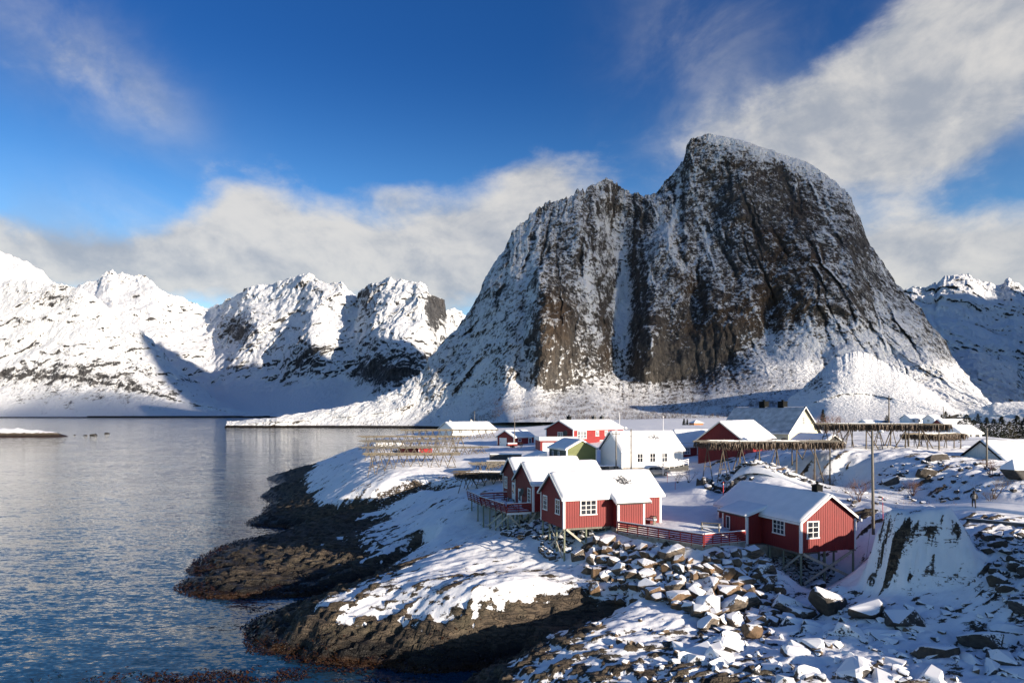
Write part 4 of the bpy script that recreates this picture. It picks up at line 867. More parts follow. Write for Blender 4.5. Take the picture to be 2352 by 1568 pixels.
# ------------------------------------------------------------------ terrace deck of the two far cabins
dk = thing('terrace', 'red railed wooden terrace on stilts at the sea side gables of two cabins', 'terrace', (2.45, 79.8, 10.2), ROT)
DP = [(-3.0, .6), (-.05, .6), (-.05, 15.0), (-3.7, 15.0), (-3.7, 8.6)]
MB().prism([(x, y) for x, y in DP], 'z', -.16, 0).build('deck_floor', M['grey_wood'], dk)
MB().prism([(x*.985-.02, y*.985+.12) for x, y in DP], 'z', .004, .13).build('snow_layer', M['snow'], dk)
def rail_run(t, p, q, mat, n_boards=4, h0=.12, h1=.98, post=1.5, cap='snow', out=(0, 0), wd=.035, bh=.13, posts=True):
    """red rail of separate boards between posts, snow on the top board; out = lean of the rail"""
    p, q = Vector(p), Vector(q); L_ = (q-p).length; d = (q-p).normalized()
    n = max(1, round(L_/post)); o = Vector((out[0], out[1], 0))
    for k in range(n+1):
        a = p+d*min(L_, k*L_/n)
        if posts: MB().bar(a+Vector((0, 0, -.2)), a+o*h1+Vector((0, 0, h1)), .08, .08, d).build('post', M[mat], t)
    side = d.cross(Vector((0, 0, 1)))*.065
    for k in range(n_boards):
        z = h0+(h1-h0)*k/(n_boards-1)
        MB().bar(p+o*z+side+Vector((0, 0, z)), q+o*z+side+Vector((0, 0, z)), wd, bh).build('rail_board', M[mat], t)
    tb = MB().bar(p+o*(h1+.05)+Vector((0, 0, h1+.085)), q+o*(h1+.05)+Vector((0, 0, h1+.085)), .16, .04).build('top_board', M[mat], t)
    if cap: MB().bar(p+o*(h1+.05)+Vector((0, 0, h1+.145)), q+o*(h1+.05)+Vector((0, 0, h1+.145)), .15, .07).build('snow_layer', M['snow'], tb)
rail_run(dk, (-.1, .62, 0), (-3.0, .62, 0), 'red_far_sunlit', out=(0, -.1))
rail_run(dk, (-3.0, .62, 0), (-3.7, 8.6, 0), 'red_dark_shaded', 5, out=(-.3, 0)); rail_run(dk, (-3.7, 8.6, 0), (-3.7, 15, 0), 'red_dark_shaded', 4, out=(-.2, 0)); rail_run(dk, (-3.7, 9.0, .35), (-.2, 9.0, .35), 'red_far_sunlit', 4)
MB().box(-3.05, -.1, .5, .58, -.2, .02).build('fascia', M['white'], dk)
stilts(dk, [(-2.8, .8), (-2.9, 2.6), (-3.1, 4.6), (-3.3, 6.4), (-3.5, 8.5), (-3.5, 11), (-1.4, .8), (-1.4, 3), (-1.4, 6), (-3.5, 14)], ztop=-.16, r=.1)
brace(dk, (-2.8, .7, -.3), (-.2, .7, -2.7)); brace(dk, (-2.9, 2.6, -.3), (-3.6, 6.4, -2.4)); brace(dk, (-3.2, 4.6, -2.4), (-2.8, .9, -.4))
def picnic(loc, rz, label):
    t = thing('picnic_table', label, 'table', loc, rz, 'snowed in picnic tables')
    MB().box(-.9, .9, -.38, .38, .70, .74).build('tabletop', M['grey_wood'], t)
    MB().box(-.9, .9, -.37, .37, .742, .87).build('snow_layer', M['snow'], t)
    for s in (-1, 1):
        b = MB().box(-.9, .9, s*.75-.13, s*.75+.13, .40, .44).build('seat', M['grey_wood'], t); MB().box(-.88, .88, s*.75-.12, s*.75+.12, .442, .54).build('snow_layer', M['snow'], b)
        MB().bar((s*.65, -.8, 0), (s*.65, .1, .7), .05, .1).bar((s*.65, .8, 0), (s*.65, -.1, .7), .05, .1).build('leg', M['grey_wood'], t)
picnic(loc2w(dk, (-1.9, 2.6, .1)), ROT+1.2, 'snow covered picnic table on the red terrace, nearer the rail corner')
picnic(loc2w(dk, (-2.6, 5.0, .1)), ROT+1.4, 'snow covered picnic table on the red terrace, farther along behind the first')
def dish(loc, dirv_, r, label, mat='grey_wall', pole=.5):
    t = thing('satellite_dish', label, 'dish', loc, 0, None); d = Vector(dirv_).normalized()
    pts = []; n = 16; a = d.orthogonal().normalized(); b = d.cross(a)
    mb = MB(); ring = [(0.02, .0), (.5, .04), (.85, .13), (1, .18), (.98, .2), (.5, .06), (.02, .02)]
    V = [tuple((a*math.cos(k*2*math.pi/n)+b*math.sin(k*2*math.pi/n))*rr*r+d*hh*r+d*.25) for rr, hh in ring for k in range(n)]
    F = [(i*n+k, i*n+(k+1) % n, (i+1)*n+(k+1) % n, (i+1)*n+k) for i in range(len(ring)-1) for k in range(n)]
    mb.poly(V, F).build('reflector', M[mat], t, True)
    MB().tube(Vector((0, 0, -pole)), d*.25, .03, n=6).build('mount', M['black'], t)
    MB().tube(d*.3-Vector((0, 0, r*.8)), d*(.3+r*.8)-Vector((0, 0, r*.2)), .015, n=5).build('feed_arm', M['black'], t)
dish(loc2w(cab2, (-.12, 2.6, 1.95)), (-.9, -.4, .2), .5, 'round grey satellite dish on the gable of the middle red cabin', 'grey_dark')

# ------------------------------------------------------------------ red fence with its concrete footing, terrace benches
fe = thing('fence', 'low red board fence with snow on its rail between two cabins', 'fence', (10.95, 70.7, 9.5))
fa, fb, fc = Vector((0, 0, .1)), Vector((6.95, -6.8, 0)), Vector((12.2, -2.9, -.35))
def fence_run(p, q, mat, nb):
    rail_run(fe, p, q, mat, nb, .10, .92, 1.25, wd=.03, bh=.125)
    d = (q-p).normalized(); s = d.cross(Vector((0, 0, 1)))
    MB().bar(p+Vector((0, 0, -.55))-s*.12, q+Vector((0, 0, -.55))-s*.12, .28, 1.05).build('footing', M['concrete'], fe)
    MB().bar(p+Vector((0, 0, .045))-s*.05, q+Vector((0, 0, .045))-s*.05, .24, .09).build('snow_strip', M['snow'], fe)
fence_run(fa, fb, 'red_dark_shaded', 5); fence_run(fb+Vector((.12, .1, 0)), fc, 'red_far_sunlit', 5)
def bench(px, py, d, rz, label, L_=2.0):
    x, y, _ = W(px, py, d); t = thing('bench', label, 'bench', (x, y, H(x, y)), rz, 'grey benches on the yard')
    MB().box(-L_/2, L_/2, -.25, .25, .40, .46).build('seat', M['grey_wood'], t); 
    for k in range(2): MB().bar((-L_/2, .27, .62+k*.2), (L_/2, .27, .62+k*.2), .035, .13).build('back_slat', M['grey_wood'], t)
    for s in (-1, 1): MB().box(s*L_*.42-.04, s*L_*.42+.04, -.24, .31, -.1, .84).build('leg', M['grey_wood'], t)
    MB().box(-L_/2, L_/2, -.24, .24, .462, .6).build('snow_layer', M['snow'], t)
bench(1487, 1207, 73.2, -.75, 'grey wooden bench in snow behind the fence by the porch of the front cabin')
bench(1632, 1224, 69.5, -.45, 'grey wooden bench in snow at the fence beside the lone right cabin')

# ------------------------------------------------------------------ village houses
def lookrot(dx_, dy_): return math.atan2(dy_, dx_)
def at(px, py, d): x, y, z = W(px, py, d); return (x, y), z
o_, z_ = at(1427.7, 1071, 122)
house('house', 'long white wooden house with three windows behind the parked car', 'house', (18.5, 115.0), 12.55, lookrot(.954, .3), 11.7, 8.3, 2.95, 3.0, 'white_wall', snow_mat_='snow_white_house', siding=.28, windows=[('f', 3.4, 1.6, 1.2, 1.6, 2, 2), ('f', 5.8, 1.6, 1.2, 1.6, 2, 2), ('f', 8.1, 1.6, 1.2, 1.6, 2, 2)], doors=[('f', 10.4, 1.0, 2.05, False, 'white')], base=1.2, eave=.4, snow=.12)
gs = house('shed', 'olive green gabled shed in front of the far red house', 'shed', (9.6+5.8*.944, 120+5.8*.325), 12.75, ROT+math.pi/2, 8.0, 5.8, 2.65, 1.5, 'green', wall_mats={'b': 'green_shaded'}, siding=.22, windows=[('b', 3.4, 1.5, .8, 1.25, 2, 2), ('b', 6.2, 1.5, .8, 1.25, 2, 2)], base=1.5, snow=.16, fascia=1)
bd = (.576, .817)
o_ = (31.3, 115.0)
barn = house('barn', 'big dark red boathouse barn with white snow roof behind the fish rack', 'barn', (39.7, 117.4), 12.3, lookrot(*bd), 20, 7.9, 4.75, 3.1, 'red_dark_shaded', wall_mats={'f': 'red_far_sunlit'}, planks='l', trim=False, barge='grey_wall', eave=.5, gab=.4, snow=.22, fascia=False)
stilts(barn, [(.2, 7.3), (.2, 5), (.2, 2.5), (3, 7.3)], r=.14)
yn = (-.5, .866)
house('house', 'cream house with steep dark tiled roof and two black chimneys', 'house', (61.9+4.85*.866, 145+4.85*.5), 14.75, lookrot(*yn), 18, 9.7, 3.1, 5.05, 'cream', eave=.5, gab=.6, snow=.06, snow_mat_='snow_tile', windows=[('l', 4.85, 5.3, .8, 1.6, 2, 4), ('l', 2.6, 1.6, .8, 1.0, 1, 2), ('l', 6.0, 1.5, 1.0, 1.1, 1, 2), ('l', 7.4, 1.4, .6, 1.2, 1, 2)], chimneys=[(10.6, 4.4, 1.5, 1.3, 'black'), (5.6, 4.4, 1.45, 1.25, 'black')], base=1.5, trim=False)
dish((55.1, 138, 15.9), (-.5, -.9, .25), .8, 'dark round satellite dish in front of the cream house gable', 'grey_dark', 1.5)
dish((50.5, 137, 15.4), (-.3, -.95, .25), .8, 'second dark round satellite dish, lower left before the cream house', 'grey_dark', 1.5)
house('house', 'two storey red house with white balcony and black chimney under the mountain', 'house', at(1316.5, 1020, 160)[0], 13.9, lookrot(.71, .7), 19.8, 8.6, 3.9, 2.0, 'red_far_sunlit', wall_mats={'l': 'red_dark_shaded'}, snow=.2, windows=[('l', 4.0, 2.6, 1.7, 1.3, 2, 1), ('f', 3.2, 2.6, 3.4, 1.9, 3, 2), ('f', 9.0, 2.8, 1.3, 1.3, 2, 1), ('f', 12.6, 2.8, 1.3, 1.3, 2, 1), ('f', 10.8, .6, 1.6, 1.1, 2, 1), ('f', 16.6, 2.8, 1.2, 1.3, 2, 1)], chimneys=[(3.8, 4.6, .8, 1.0, 'black'), (13.5, 4.6, .8, .9, 'grey_dark'), (16.8, 4.6, .8, .9, 'grey_dark')], base=1.5, pane='curtained')
dish(tuple(Vector((14.3, 160, 13.9))+Vector((-.71*1.5-.5, .7*1.5-.6, 3.0))), (-.7, -.7, .1), .7, 'satellite dish on the shaded gable of the far red house', 'grey_dark', .6)
t = thing('garage', 'flat roofed red and white garage with a white railing below the far red house', 'garage', (*at(1241, 1030, 150)[0], 13.2), .12)
MB().box(0, 8.2, 0, 7, 0, 2.4).build('wall', M['red_dark_shaded'], t); MB().box(-.2, 8.4, -.2, 7.2, 2.404, 2.6).build('roof_slab', M['white'], t); MB().box(-.1, 8.3, -.1, 7.1, 2.604, 2.75).build('snow_layer', M['snow'], t)
MB().box(.5, 5.5, -.06, -.003, 0, 2.0).build('garage_door', M['white'], t); MB().box(-.2, 8.4, -.26, -.204, 2.62, 3.3).build('parapet', M['white'], t); MB().box(-.26, -.204, -.26, 7, 2.62, 3.3).build('parapet', M['white'], t)
house('garage', 'small red garage with white door behind the bare fish racks', 'garage', (.5, 170), 13.35, lookrot(.71, .7), 7.3, 6.1, 2.3, 1.5, 'red_far_sunlit', wall_mats={'l': 'red_dark_shaded'}, snow=.2, windows=[('f', 2.0, 1.5, 1.1, .7, 1, 1)], doors=[('f', 5.7, 1.0, 2.0, True, 'white'), ('l', 3.9, 2.4, 1.95, False, 'white')], base=1.2)
# red shed among the racks: single slope roof
sx, sy = (961-1176)/1568*158, 158
t = thing('shed', 'little red shed with single-pitch snow roof standing among bare fish racks', 'shed', (sx, sy, 11.2), lookrot(.6, .8))
MB().prism([(0, 0), (6.1, 0), (6.1, 2.0), (0, 2.0)], 'x', .1, 4.4).build('wall', M['red_dark_shaded'], t); MB().prism([(-.12, 0), (-.004, 0), (-.004, 2.1), (-.12, 2.1)], 'x', 0, 4.5).build('wall', M['red_far_sunlit'], t)
r = MB().prism([(-.3, 2.25), (6.4, 2.0), (6.4, 2.1), (-.3, 2.35)], 'x', -.3, 4.8).build('roof', M['red_far_sunlit'], t); MB().prism([(-.28, 2.355), (6.38, 2.105), (6.38, 2.3), (-.28, 2.55)], 'x', -.28, 4.78).build('snow_layer', M['snow'], r)
MB().box(-.02, .1, -.14, -.06, 0, 2.1).build('corner_board', M['white'], t)
house('house', 'long low white house with snowy roof beyond the bare fish racks', 'house', ((1039.7-1176)/1568*210, 210), 14.3, lookrot(.8, .6), 16, 8.2, 2.3, 2.0, 'white_wall', snow=.2, windows=[('f', 3, 1.4, 1.2, 1.1, 2, 1), ('f', 8, 1.4, 1.2, 1.1, 2, 1), ('f', 12.5, 1.4, 1.2, 1.1, 2, 1)], chimneys=[(1.2, 3.6, .8, .3, 'grey_wall'), (9.5, 4.2, .6, .5, 'grey_wall')], base=1.2, pane='curtained')
house('shed', 'small white boathouse with snow roof on the water side of the bare racks', 'shed', ((862-1176)/1568*176, 176), 11.6, lookrot(.98, .2), 7.0, 5.0, 2.0, 1.0, 'white_wall', snow=.2, windows=[('f', 3.5, 1.1, 1.4, .8, 2, 1)], base=1.5)
house('house', 'low red house half hidden between the white house and the barn', 'house', ((1566-1176)/1568*138, 138), 12.5, lookrot(.97, .24), 10, 7, 2.6, 3.0, 'red_dark_shaded', snow=.22, windows=[('f', 1.2, 1.5, 1.3, 1.3, 2, 2), ('f', 4.0, 1.5, 1.2, 1.3, 2, 2)], base=1.2, pane='curtained')
# grey timber boxes and walls at the green shed
x, y, z = W(1118, 1066, 126)
t = thing('crate', 'grey slatted timber bin beside the dark storage wall', 'bin', (x, y, H(x, y)-.1), .1)
b = MB().box(0.06, 3.44, .06, 2.2, 0, 1.5).build('box', M['grey_dark'], t)
me = MB().box(-.16, .16, 0, .05, 0, 1.62).mesh('slat', M['grey_wood'])
for k in range(10): shared('slat', me, t, (.17+k*.35, 0, 0))
MB().box(0, 3.5, .06, 2.3, 1.52, 1.66).build('snow_layer', M['snow'], t)
x, y, z = W(1127, 1056, 136)
t = thing('storage_shed', 'long low dark storage shed with snow on its flat roof', 'shed', (x, y, H(x, y)-.1), .12)
MB().box(0, 6.2, 0, 2.6, 0, 1.7).build('wall', M['grey_dark'], t); MB().box(-.1, 6.3, -.1, 2.7, 1.704, 1.9).build('snow_layer', M['snow'], t)
x, y, z = W(1203, 1056, 123)
t = thing('lean_to', 'low lean-to with a broad sloping snow roof left of the green shed', 'shed', (x, y, 12.2), ROT)
MB().box(0, 4.4, 0, 4.2, 0, .9).build('wall', M['grey_dark'], t)
MB().prism([(-.3, .95), (4.4, .95), (4.4, 2.55), (4.2, 2.55)][:3]+[(4.4, 2.55)], 'y', -.3, 4.5).build('roof', M['snow'], t)
x, y, z = W(1340, 1076, 108)
t = thing('stone_wall', 'low dark stone wall with snow on top left of the white house gable', 'wall', (x, y, H(x, y)-.2), .2); rr = random.Random(4)
for k in range(7):
    for j in range(2): MB().box(k*.85+rr.uniform(0, .1), k*.85+rr.uniform(.72, .82), rr.uniform(-.1, 0), .55, j*.45, j*.45+rr.uniform(.38, .44)).build('stone', M['concrete' if rr.random() < .3 else 'grey_dark'], t)
MB().box(-.05, 6.0, -.1, .6, .905, 1.05).build('snow_layer', M['snow'], t)
x, y, z = W(1508, 1071, 113.2)
t = thing('ramp', 'white railed entrance ramp along the right end of the white house', 'ramp', (x+.6, y+.6, 12.1), math.atan2(.3, .954))
MB().prism([(0, 0), (5.5, .9), (5.5, 0)], 'y', -.1, 1.0).build('deck', M['grey_dark'], t)
for k in range(7): MB().box(k*.9, k*.9+.06, -.16, -.1, k*.9*.16, k*.9*.16+1.0).build('post', M['white'], t)
for q in (.45, .72, 1.0): MB().bar((0, -.19, q), (5.5, -.19, q+.9), .05, .09).build('rail', M['white'], t)
# ochre hut, grey shed, far houses, the hall
x, y, z = W(1599, 983, 300)
t = thing('hut', 'tiny ochre hut with pyramid snow roof at the foot of the scree', 'hut', (x, y, 14.0), .3)
MB().box(-2.3, 2.3, -2, 2, 0, 3.0).build('wall', M['orange'], t); MB().poly([(-2.8, -2.5, 3.003), (2.8, -2.5, 3.003), (2.8, 2.5, 3.003), (-2.8, 2.5, 3.003), (0, 0, 4.4)], [(0, 3, 2, 1), (0, 1, 4), (1, 2, 4), (2, 3, 4), (3, 0, 4)]).build('roof', M['snow'], t)
MB().box(2.35, 4.4, -1.5, .5, 0, 1.6).build('annex', M['orange'], t)
house('shed', 'grey weathered gable shed between the cream house and the right rack', 'shed', ((1945-1176)/1568*122, 122), 14.4, lookrot(-.35, .94), 8, 6.2, 1.5, 1.9, 'grey_dark', trim=False, snow=.2, base=1.0, barge='grey_wall')
def far_house(px, py, d, rz, L_, Wd, Ht, rise, wall, label, **k):
    x, y, z = W(px, py, d); return house('house', label, 'house', (x, y), z, rz, L_, Wd, Ht, rise, wall, base=3.0, snow=.25, trim=False, **k)
far_house(2090, 978, 330, .15, 10, 7, 3.4, 1.9, 'white_wall', 'white two storey house with balcony far off under the lit hill', windows=[('f', 2, 2.5, 1.5, 1.2, 2, 1), ('f', 5, 2.5, 1.5, 1.2, 2, 1), ('f', 8, 2.4, 1.5, 1.2, 2, 1), ('f', 3.5, .9, 1.5, 1.0, 2, 1)], pane='curtained')
far_house(2146, 977, 320, .5, 6.5, 5.5, 3.0, 1.9, 'white_wall', 'smaller white gabled house right of the two storey one, far off', windows=[('l', 2.7, 2.3, 1.2, 1.2, 2, 1), ('f', 2, 2, 1.2, 1.1, 2, 1)], pane='curtained')
far_house(2166, 987, 270, .1, 13, 6, 2.3, 1.8, 'red_dark_shaded', 'red house with white windows behind the dark conifers', windows=[('f', 2.4, 1.3, 1.2, 1, 2, 1), ('f', 5.6, 1.3, 1.2, 1, 2, 1), ('f', 9, 1.3, 1.2, 1, 2, 1)], pane='curtained')
far_house(2205, 1018, 165, .25, 6.6, 6.0, 2.5, 1.7, 'white_wall', 'white villa with large dark windows before the conifers', windows=[('f', 1.3, 1.5, 1.4, 1.4, 1, 1), ('f', 3.2, 1.5, .9, 1.4, 1, 1), ('f', 5.2, 1.5, 1.6, 1.4, 1, 1), ('r', 3, 2.4, 1.0, 1.2, 2, 1)])
far_house(1988, 978, 340, .1, 14, 6, 1.6, 1.3, 'white_wall', 'low long white roof seen just above the right fish rack', )
hall = house('hall', 'large pale grey hall with broad snow roof at the right edge', 'hall', (63, 85), 12.2, lookrot(.985, .17), 30, 10.8, 2.1, 3.75, 'grey_wall', trim=False, barge='black', snow=.22, eave=.3, gab=.2, base=2.0, fascia=False)

# cabin of the same kind added out of view to cast shade on the knoll
house('cabin', 'red cabin added unseen at the right to shade the snow knoll', 'cabin', (44.8, 41.8), 12.9, -.663, 9.0, 8.0, 3.2, 2.4, 'red', 'red cabins on stilts', base=2.5, windows=[('l', 3.0, 1.9, 1.2, 1.5, 2, 3)])
# ------------------------------------------------------------------ fish drying racks
def rack(label, p0, p1, ztop, width, n_fr, fish=False, mat='pale_wood', n_long=7, lean=.9, r=.07, group=None, seed=0, straight=False):
    """two rows of crossed legs carrying lengthwise beams and many loose poles"""
    rnd = random.Random(seed); p0, p1 = Vector((*p0, 0)), Vector((*p1, 0)); Lr = (p1-p0).length; rz = math.atan2((p1-p0).y, (p1-p0).x)
    zb = min(H(p0.x, p0.y), H(p1.x, p1.y)); t = thing('fish_rack', label, 'fish rack', (p0.x, p0.y, zb), rz, group)
    zt = ztop-zb; up = unit_pole(mat); ul = unit_pole('dark_wood'); jit = lambda a: rnd.uniform(-a, a)
    for k in range(n_fr):
        x = Lr*(k+.5)/n_fr
        for y in (0, width):
            if straight and rnd.random() < .6 and k > 1:
                xa, ya = x+jit(.3), y+jit(.2); stick('post', ul, t, (xa, ya, gz(t, xa, ya)-.3), (xa+jit(.1), ya, zt), r*1.2)
                if rnd.random() < .5:
                    xb = x+rnd.choice((-1, 1))*rnd.uniform(1.2, 2.2); stick('strut', ul, t, (xb, y, gz(t, xb, y)-.2), (x, y, zt-.2), r)
            else:
                for s in (-1, 1):
                    xa = x+s*lean*rnd.uniform(.7, 1.2); ya = y+jit(.35)
                    stick('leg', ul, t, (xa, ya, gz(t, xa, ya)-.3), (x-s*.22+jit(.1), y+jit(.1), zt+.28+jit(.1)), r*.8)
                if rnd.random() < .45: stick('crossbar', ul, t, (x-lean*.6, y+.1, zt*.45), (x+lean*.6, y+.1, zt*.45+jit(.3)), r*.8)
    for y in (0, width) if width < 5 else (0, width*.5, width):
        for a, b in ((-.6, Lr*.52), (Lr*.48, Lr+.6)): stick('beam', up, t, (a+jit(.4), y+jit(.06), zt-.03), (b+jit(.4), y+jit(.06), zt-.03+jit(.1)), r*1.15)
    for k in range(n_long):
        y = width*(k+.5)/n_long; a = -.8+jit(.8)
        while a < Lr:
            b = min(a+rnd.uniform(5, 8), Lr+.9+jit(.5)); stick('drying_pole', up, t, (a, y+jit(.1), zt+.12+jit(.05)), (b, y+jit(.1), zt+.12+jit(.05)), r*.7); a = b+jit(.3)+.1
    nt = int(Lr/ (1.3 if not fish else 2.0))
    for k in range(nt):
        x = Lr*(k+.5)/nt+jit(.3); stick('cross_pole', up, t, (x, -.4+jit(.2), zt+.03), (x+jit(.4), width+.4+jit(.2), zt+.03), r*.75)
    if fish:
        dens = fish*2.6; n = int(Lr*width*dens); mb = MB(); V = []; F = []; R = np.random.default_rng(seed+5)
        X = R.uniform(-.7, Lr+.7, n); Y = np.where(R.random(n) < .45, R.choice([-.05, width+.05], n)+R.normal(0, .18, n), R.uniform(0, width, n)); ln = R.uniform(.6, 1.15, n); an = R.uniform(0, 6.28, n); wd = R.uniform(.05, .11, n)
        c, s = np.cos(an), np.sin(an); tx, ty = R.normal(0, .10, n), R.normal(0, .10, n)
        for i in range(n):
            z0 = zt+.1; b = len(V)
            for f_, q in ((0, .35), (.35, 1), (.75, .8), (1, .25)):
                xx, yy, zz = X[i]+tx[i]*f_, Y[i]+ty[i]*f_, z0-ln[i]*f_
                V += [(xx-c[i]*wd[i]*q, yy-s[i]*wd[i]*q, zz), (xx-s[i]*.03*q, yy+c[i]*.03*q, zz), (xx+c[i]*wd[i]*q, yy+s[i]*wd[i]*q, zz)]
            for k in range(3):
                o = b+k*3; F += [(o, o+1, o+4, o+3), (o+1, o+2, o+5, o+4), (o+2, o, o+3, o+5)]
        fo = np_mesh('hanging_fish', np.array(V), np.array(F), M['fish']); link(fo, t); tag(fo, 'dried cod hanging in a dense fringe', kind='stuff')
        mb = MB()
        for k in range(n_long*2):
            a = R.uniform(0, Lr*.7); y = R.uniform(.2, width-.2); mb.bar((a, y, zt+.2), (a+R.uniform(2, 6), y+R.normal(0, .1), zt+.2), R.uniform(.08, .3), .05)
        tag(mb.build('snow_layer', M['snow'], t), kind='stuff')
    return t
def fish_mat():
    m, t, b = material('dried_fish'); p = t.pos(); n = t.noise(p, 4.5, 4, .6); k = t.noise(p, 17, 2, .5)
    c = t.mix(t.ramp(n, .35, .68), (.030, .021, .014), (.11, .068, .042)); c = t.mix(t.ramp(k, .60, .68), c, (.42, .36, .30))
    t.put(b.inputs['Base Color'], c); b.inputs['Roughness'].default_value = .6; return m
M['fish'] = fish_mat()
XY = lambda px, d: ((px-1176)/1568*d, d)
grp_b = 'bare wooden fish racks on the point'
rack('fish laden flat rack in front of the dark red barn', XY(1640, 92), XY(1928, 93), 17.75, 6.0, 7, 12, 'grey_wood', 8, .9, .085, 'fish racks on the hill', 1, True)
rack('fish laden long flat rack along the hilltop left of the far white houses', XY(1903, 103), XY(2172, 99), 20.0, 8.0, 8, 9, 'pale_wood', 10, .8, .085, 'fish racks on the hill', 2, True)
rack('fish laden shorter rack stepping down at the right end of the hilltop', XY(2150, 107), XY(2214, 112), 18.3, 5.0, 4, 10, 'pale_wood', 6, .7, .08, 'fish racks on the hill', 3, True)
rack('small tattered rack with leftover fish beside the far red cabin', XY(1054, 104), XY(1154, 103), 12.55, 4.2, 5, 12, 'dark_wood', 6, 1.0, .08, 'fish racks on the hill', 4)
for i, (pa, pb, d, z, wd, nf, lab) in enumerate((
        (924, 1138, 195, 16.65, 5.2, 14, 'bare pale pole rack in the rearmost row before the long white house'),
        (832, 1066, 172, 15.6, 4.6, 13, 'bare pole rack of the second row passing behind the little red shed'),
        (836, 1050, 162, 14.9, 4.2, 11, 'bare pole rack running just behind the little red shed roof'),
        (837, 1012, 148, 14.1, 4.2, 10, 'bare pole rack crossing in front of the little red shed walls'),
        (842, 1048, 134, 13.5, 4.2, 10, 'bare pale pole rack nearest the viewer with its feet on the stony bank'),
        (1040, 1116, 152, 13.9, 3.5, 4, 'short bare rack right of the little red shed'),
        (1094, 1158, 118, 12.9, 3.0, 4, 'low short bare rack above the small fish rack by the far cabin'))):
    rack(lab, XY(pa, d), XY(pb, d*1.01), z, wd, nf, False, 'pale_wood' if i in (0, 1, 4) else 'grey_wood', 9 if i < 5 else 5, 1.0, .095, grp_b, 10+i)

# ------------------------------------------------------------------ poles, lamps, wires, flagpole, snow stakes
def pole(name, label, cat, px, ytop, ybot, d, r, mat, lean=0.0, group=None, zb=None):
    x, y, zt = W(px, ytop, d); z0 = W(px, ybot, d)[2] if zb is None else zb
    t = thing(name, label, cat, (x, y, z0), 0, group); MB().tube((0, 0, -.8), (lean, 0, zt-z0), r*1.15, r*.8, 10).build('shaft', M[mat], t, True); t['h'] = zt-z0; return t
up = pole('utility_pole', 'tall grey wooden pole with a lamp arm beside the lone red cabin', 'pole', 2006, 988, 1208, 66, .13, 'grey_wood', -.12, 'wooden poles')
h = up['h']; arm = MB().tube((-.1, 0, h-.5), (.55, -.1, h-.12), .03, n=6).build('lamp_arm', M['steel'], up)
MB().lathe([(.05, 0), (.17, .02), (.2, .08), (.06, .16)], 10, (.72, -.12, h-.2)).build('lamp_head', M['grey_wall'], arm); MB().lathe([(.2, .09), (.17, .2), (.04, .25)], 10, (.72, -.12, h-.2)).build('snow_layer', M['snow'], arm)
MB().tube((.0, 0, 1.9), (-.85, -.2, H(up.location.x-.85, up.location.y-.2)-up.location.z), .012, n=4).tube((0, 0, 1.9), (1.5, -.9, H(up.location.x+1.5, up.location.y-.9)-up.location.z), .012, n=4).build('stay_wire', M['wire'], up)
p1 = pole('utility_pole', 'thin wooden power pole in front of the white house gable corner', 'pole', 1415, 990, 1082, 109, .11, 'grey_wood', 0, 'wooden poles')
MB().box(-.6, .6, -.05, .05, p1['h']-.5, p1['h']-.4).build('crossarm', M['grey_wood'], p1)
for q in (-.5, .5): MB().lathe([(.03, 0), (.06, .06), (.04, .16)], 7, (q, 0, p1['h']-.4)).build('insulator', M['black'], p1)
p2 = pole('street_lamp', 'wooden lamp post with snowy lamp head in front of the white house', 'street lamp', 1449.6, 985, 1072, 111, .11, 'grey_wood', 0, 'wooden poles')
a2 = MB().tube((0, 0, p2['h']-.25), (-.75, -.2, p2['h']+.12), .035, n=6).build('lamp_arm', M['steel'], p2); MB().lathe([(.1, 0), (.32, .03), (.34, .1), (.1, .2)], 12, (-1.0, -.25, p2['h']+.0)).build('lamp_head', M['grey_wall'], a2); MB().lathe([(.33, .11), (.27, .3), (.05, .36)], 12, (-1.0, -.25, p2['h'])).build('snow_layer', M['snow'], a2)
fp_ = pole('flagpole', 'slim white flagpole standing in front of the white house by the car', 'flagpole', 1523, 958, 1080, 108, .06, 'white'); MB().lathe([(.03, 0), (.1, .06), (.1, .14), (.02, .2)], 8, (0, 0, fp_['h'])).build('finial', M['white'], fp_)
p3 = pole('utility_pole', 'thin pole in front of the small red garage', 'pole', 1182, 955, 1025, 165, .10, 'grey_wood', 0, 'wooden poles')
pole('utility_pole', 'thin pole rising behind the long low white house', 'pole', 1090, 944, 985, 230, .10, 'grey_wood', 0, 'wooden poles')
pole('utility_pole', 'thin pale pole behind the far end of the two storey red house', 'pole', 1422.8, 946, 985, 180, .08, 'white', 0, 'wooden poles')
pole('utility_pole', 'dark pole standing before the sunlit hill left of the far white houses', 'pole', 2041.7, 908, 978, 150, .13, 'dark_wood', 0, 'wooden poles')
pole('utility_pole', 'small distant pole beside the warm green trees under the lit hill', 'pole', 2167, 934, 966, 300, .16, 'grey_wood', 0, 'wooden poles')
p5 = pole('utility_pole', 'wooden power pole before the grey hall gable at the right', 'pole', 2266.5, 982, 1066, 82, .11, 'grey_wood', 0, 'wooden poles')
pole('utility_pole', 'leaning thin pole by the eave of the far red cabin', 'pole', 1157, 1062, 1100, 101, .05, 'grey_wood', .25, 'wooden poles')
def wire(label, a, b, sag, r=.02):
    a, b = Vector(a), Vector(b); n = 14; mb = MB(); P = [a.lerp(b, k/n)-Vector((0, 0, sag*4*(k/n)*(1-k/n))) for k in range(n+1)]
    for k in range(n): mb.tube(P[k], P[k+1], r, n=4, cap=False)
    o = mb.build('power_line', M['wire']); tag(o, label, 'cable', 'overhead cables')
tp = lambda t, dz=0.0, dx=0.0: (t.location.x+dx, t.location.y, t.location.z+t['h']+dz)
wire('black cable from the pole by the white house to the red barn', tp(p1, -.35, .5), (33.4, 121.6, 16.4), .5)
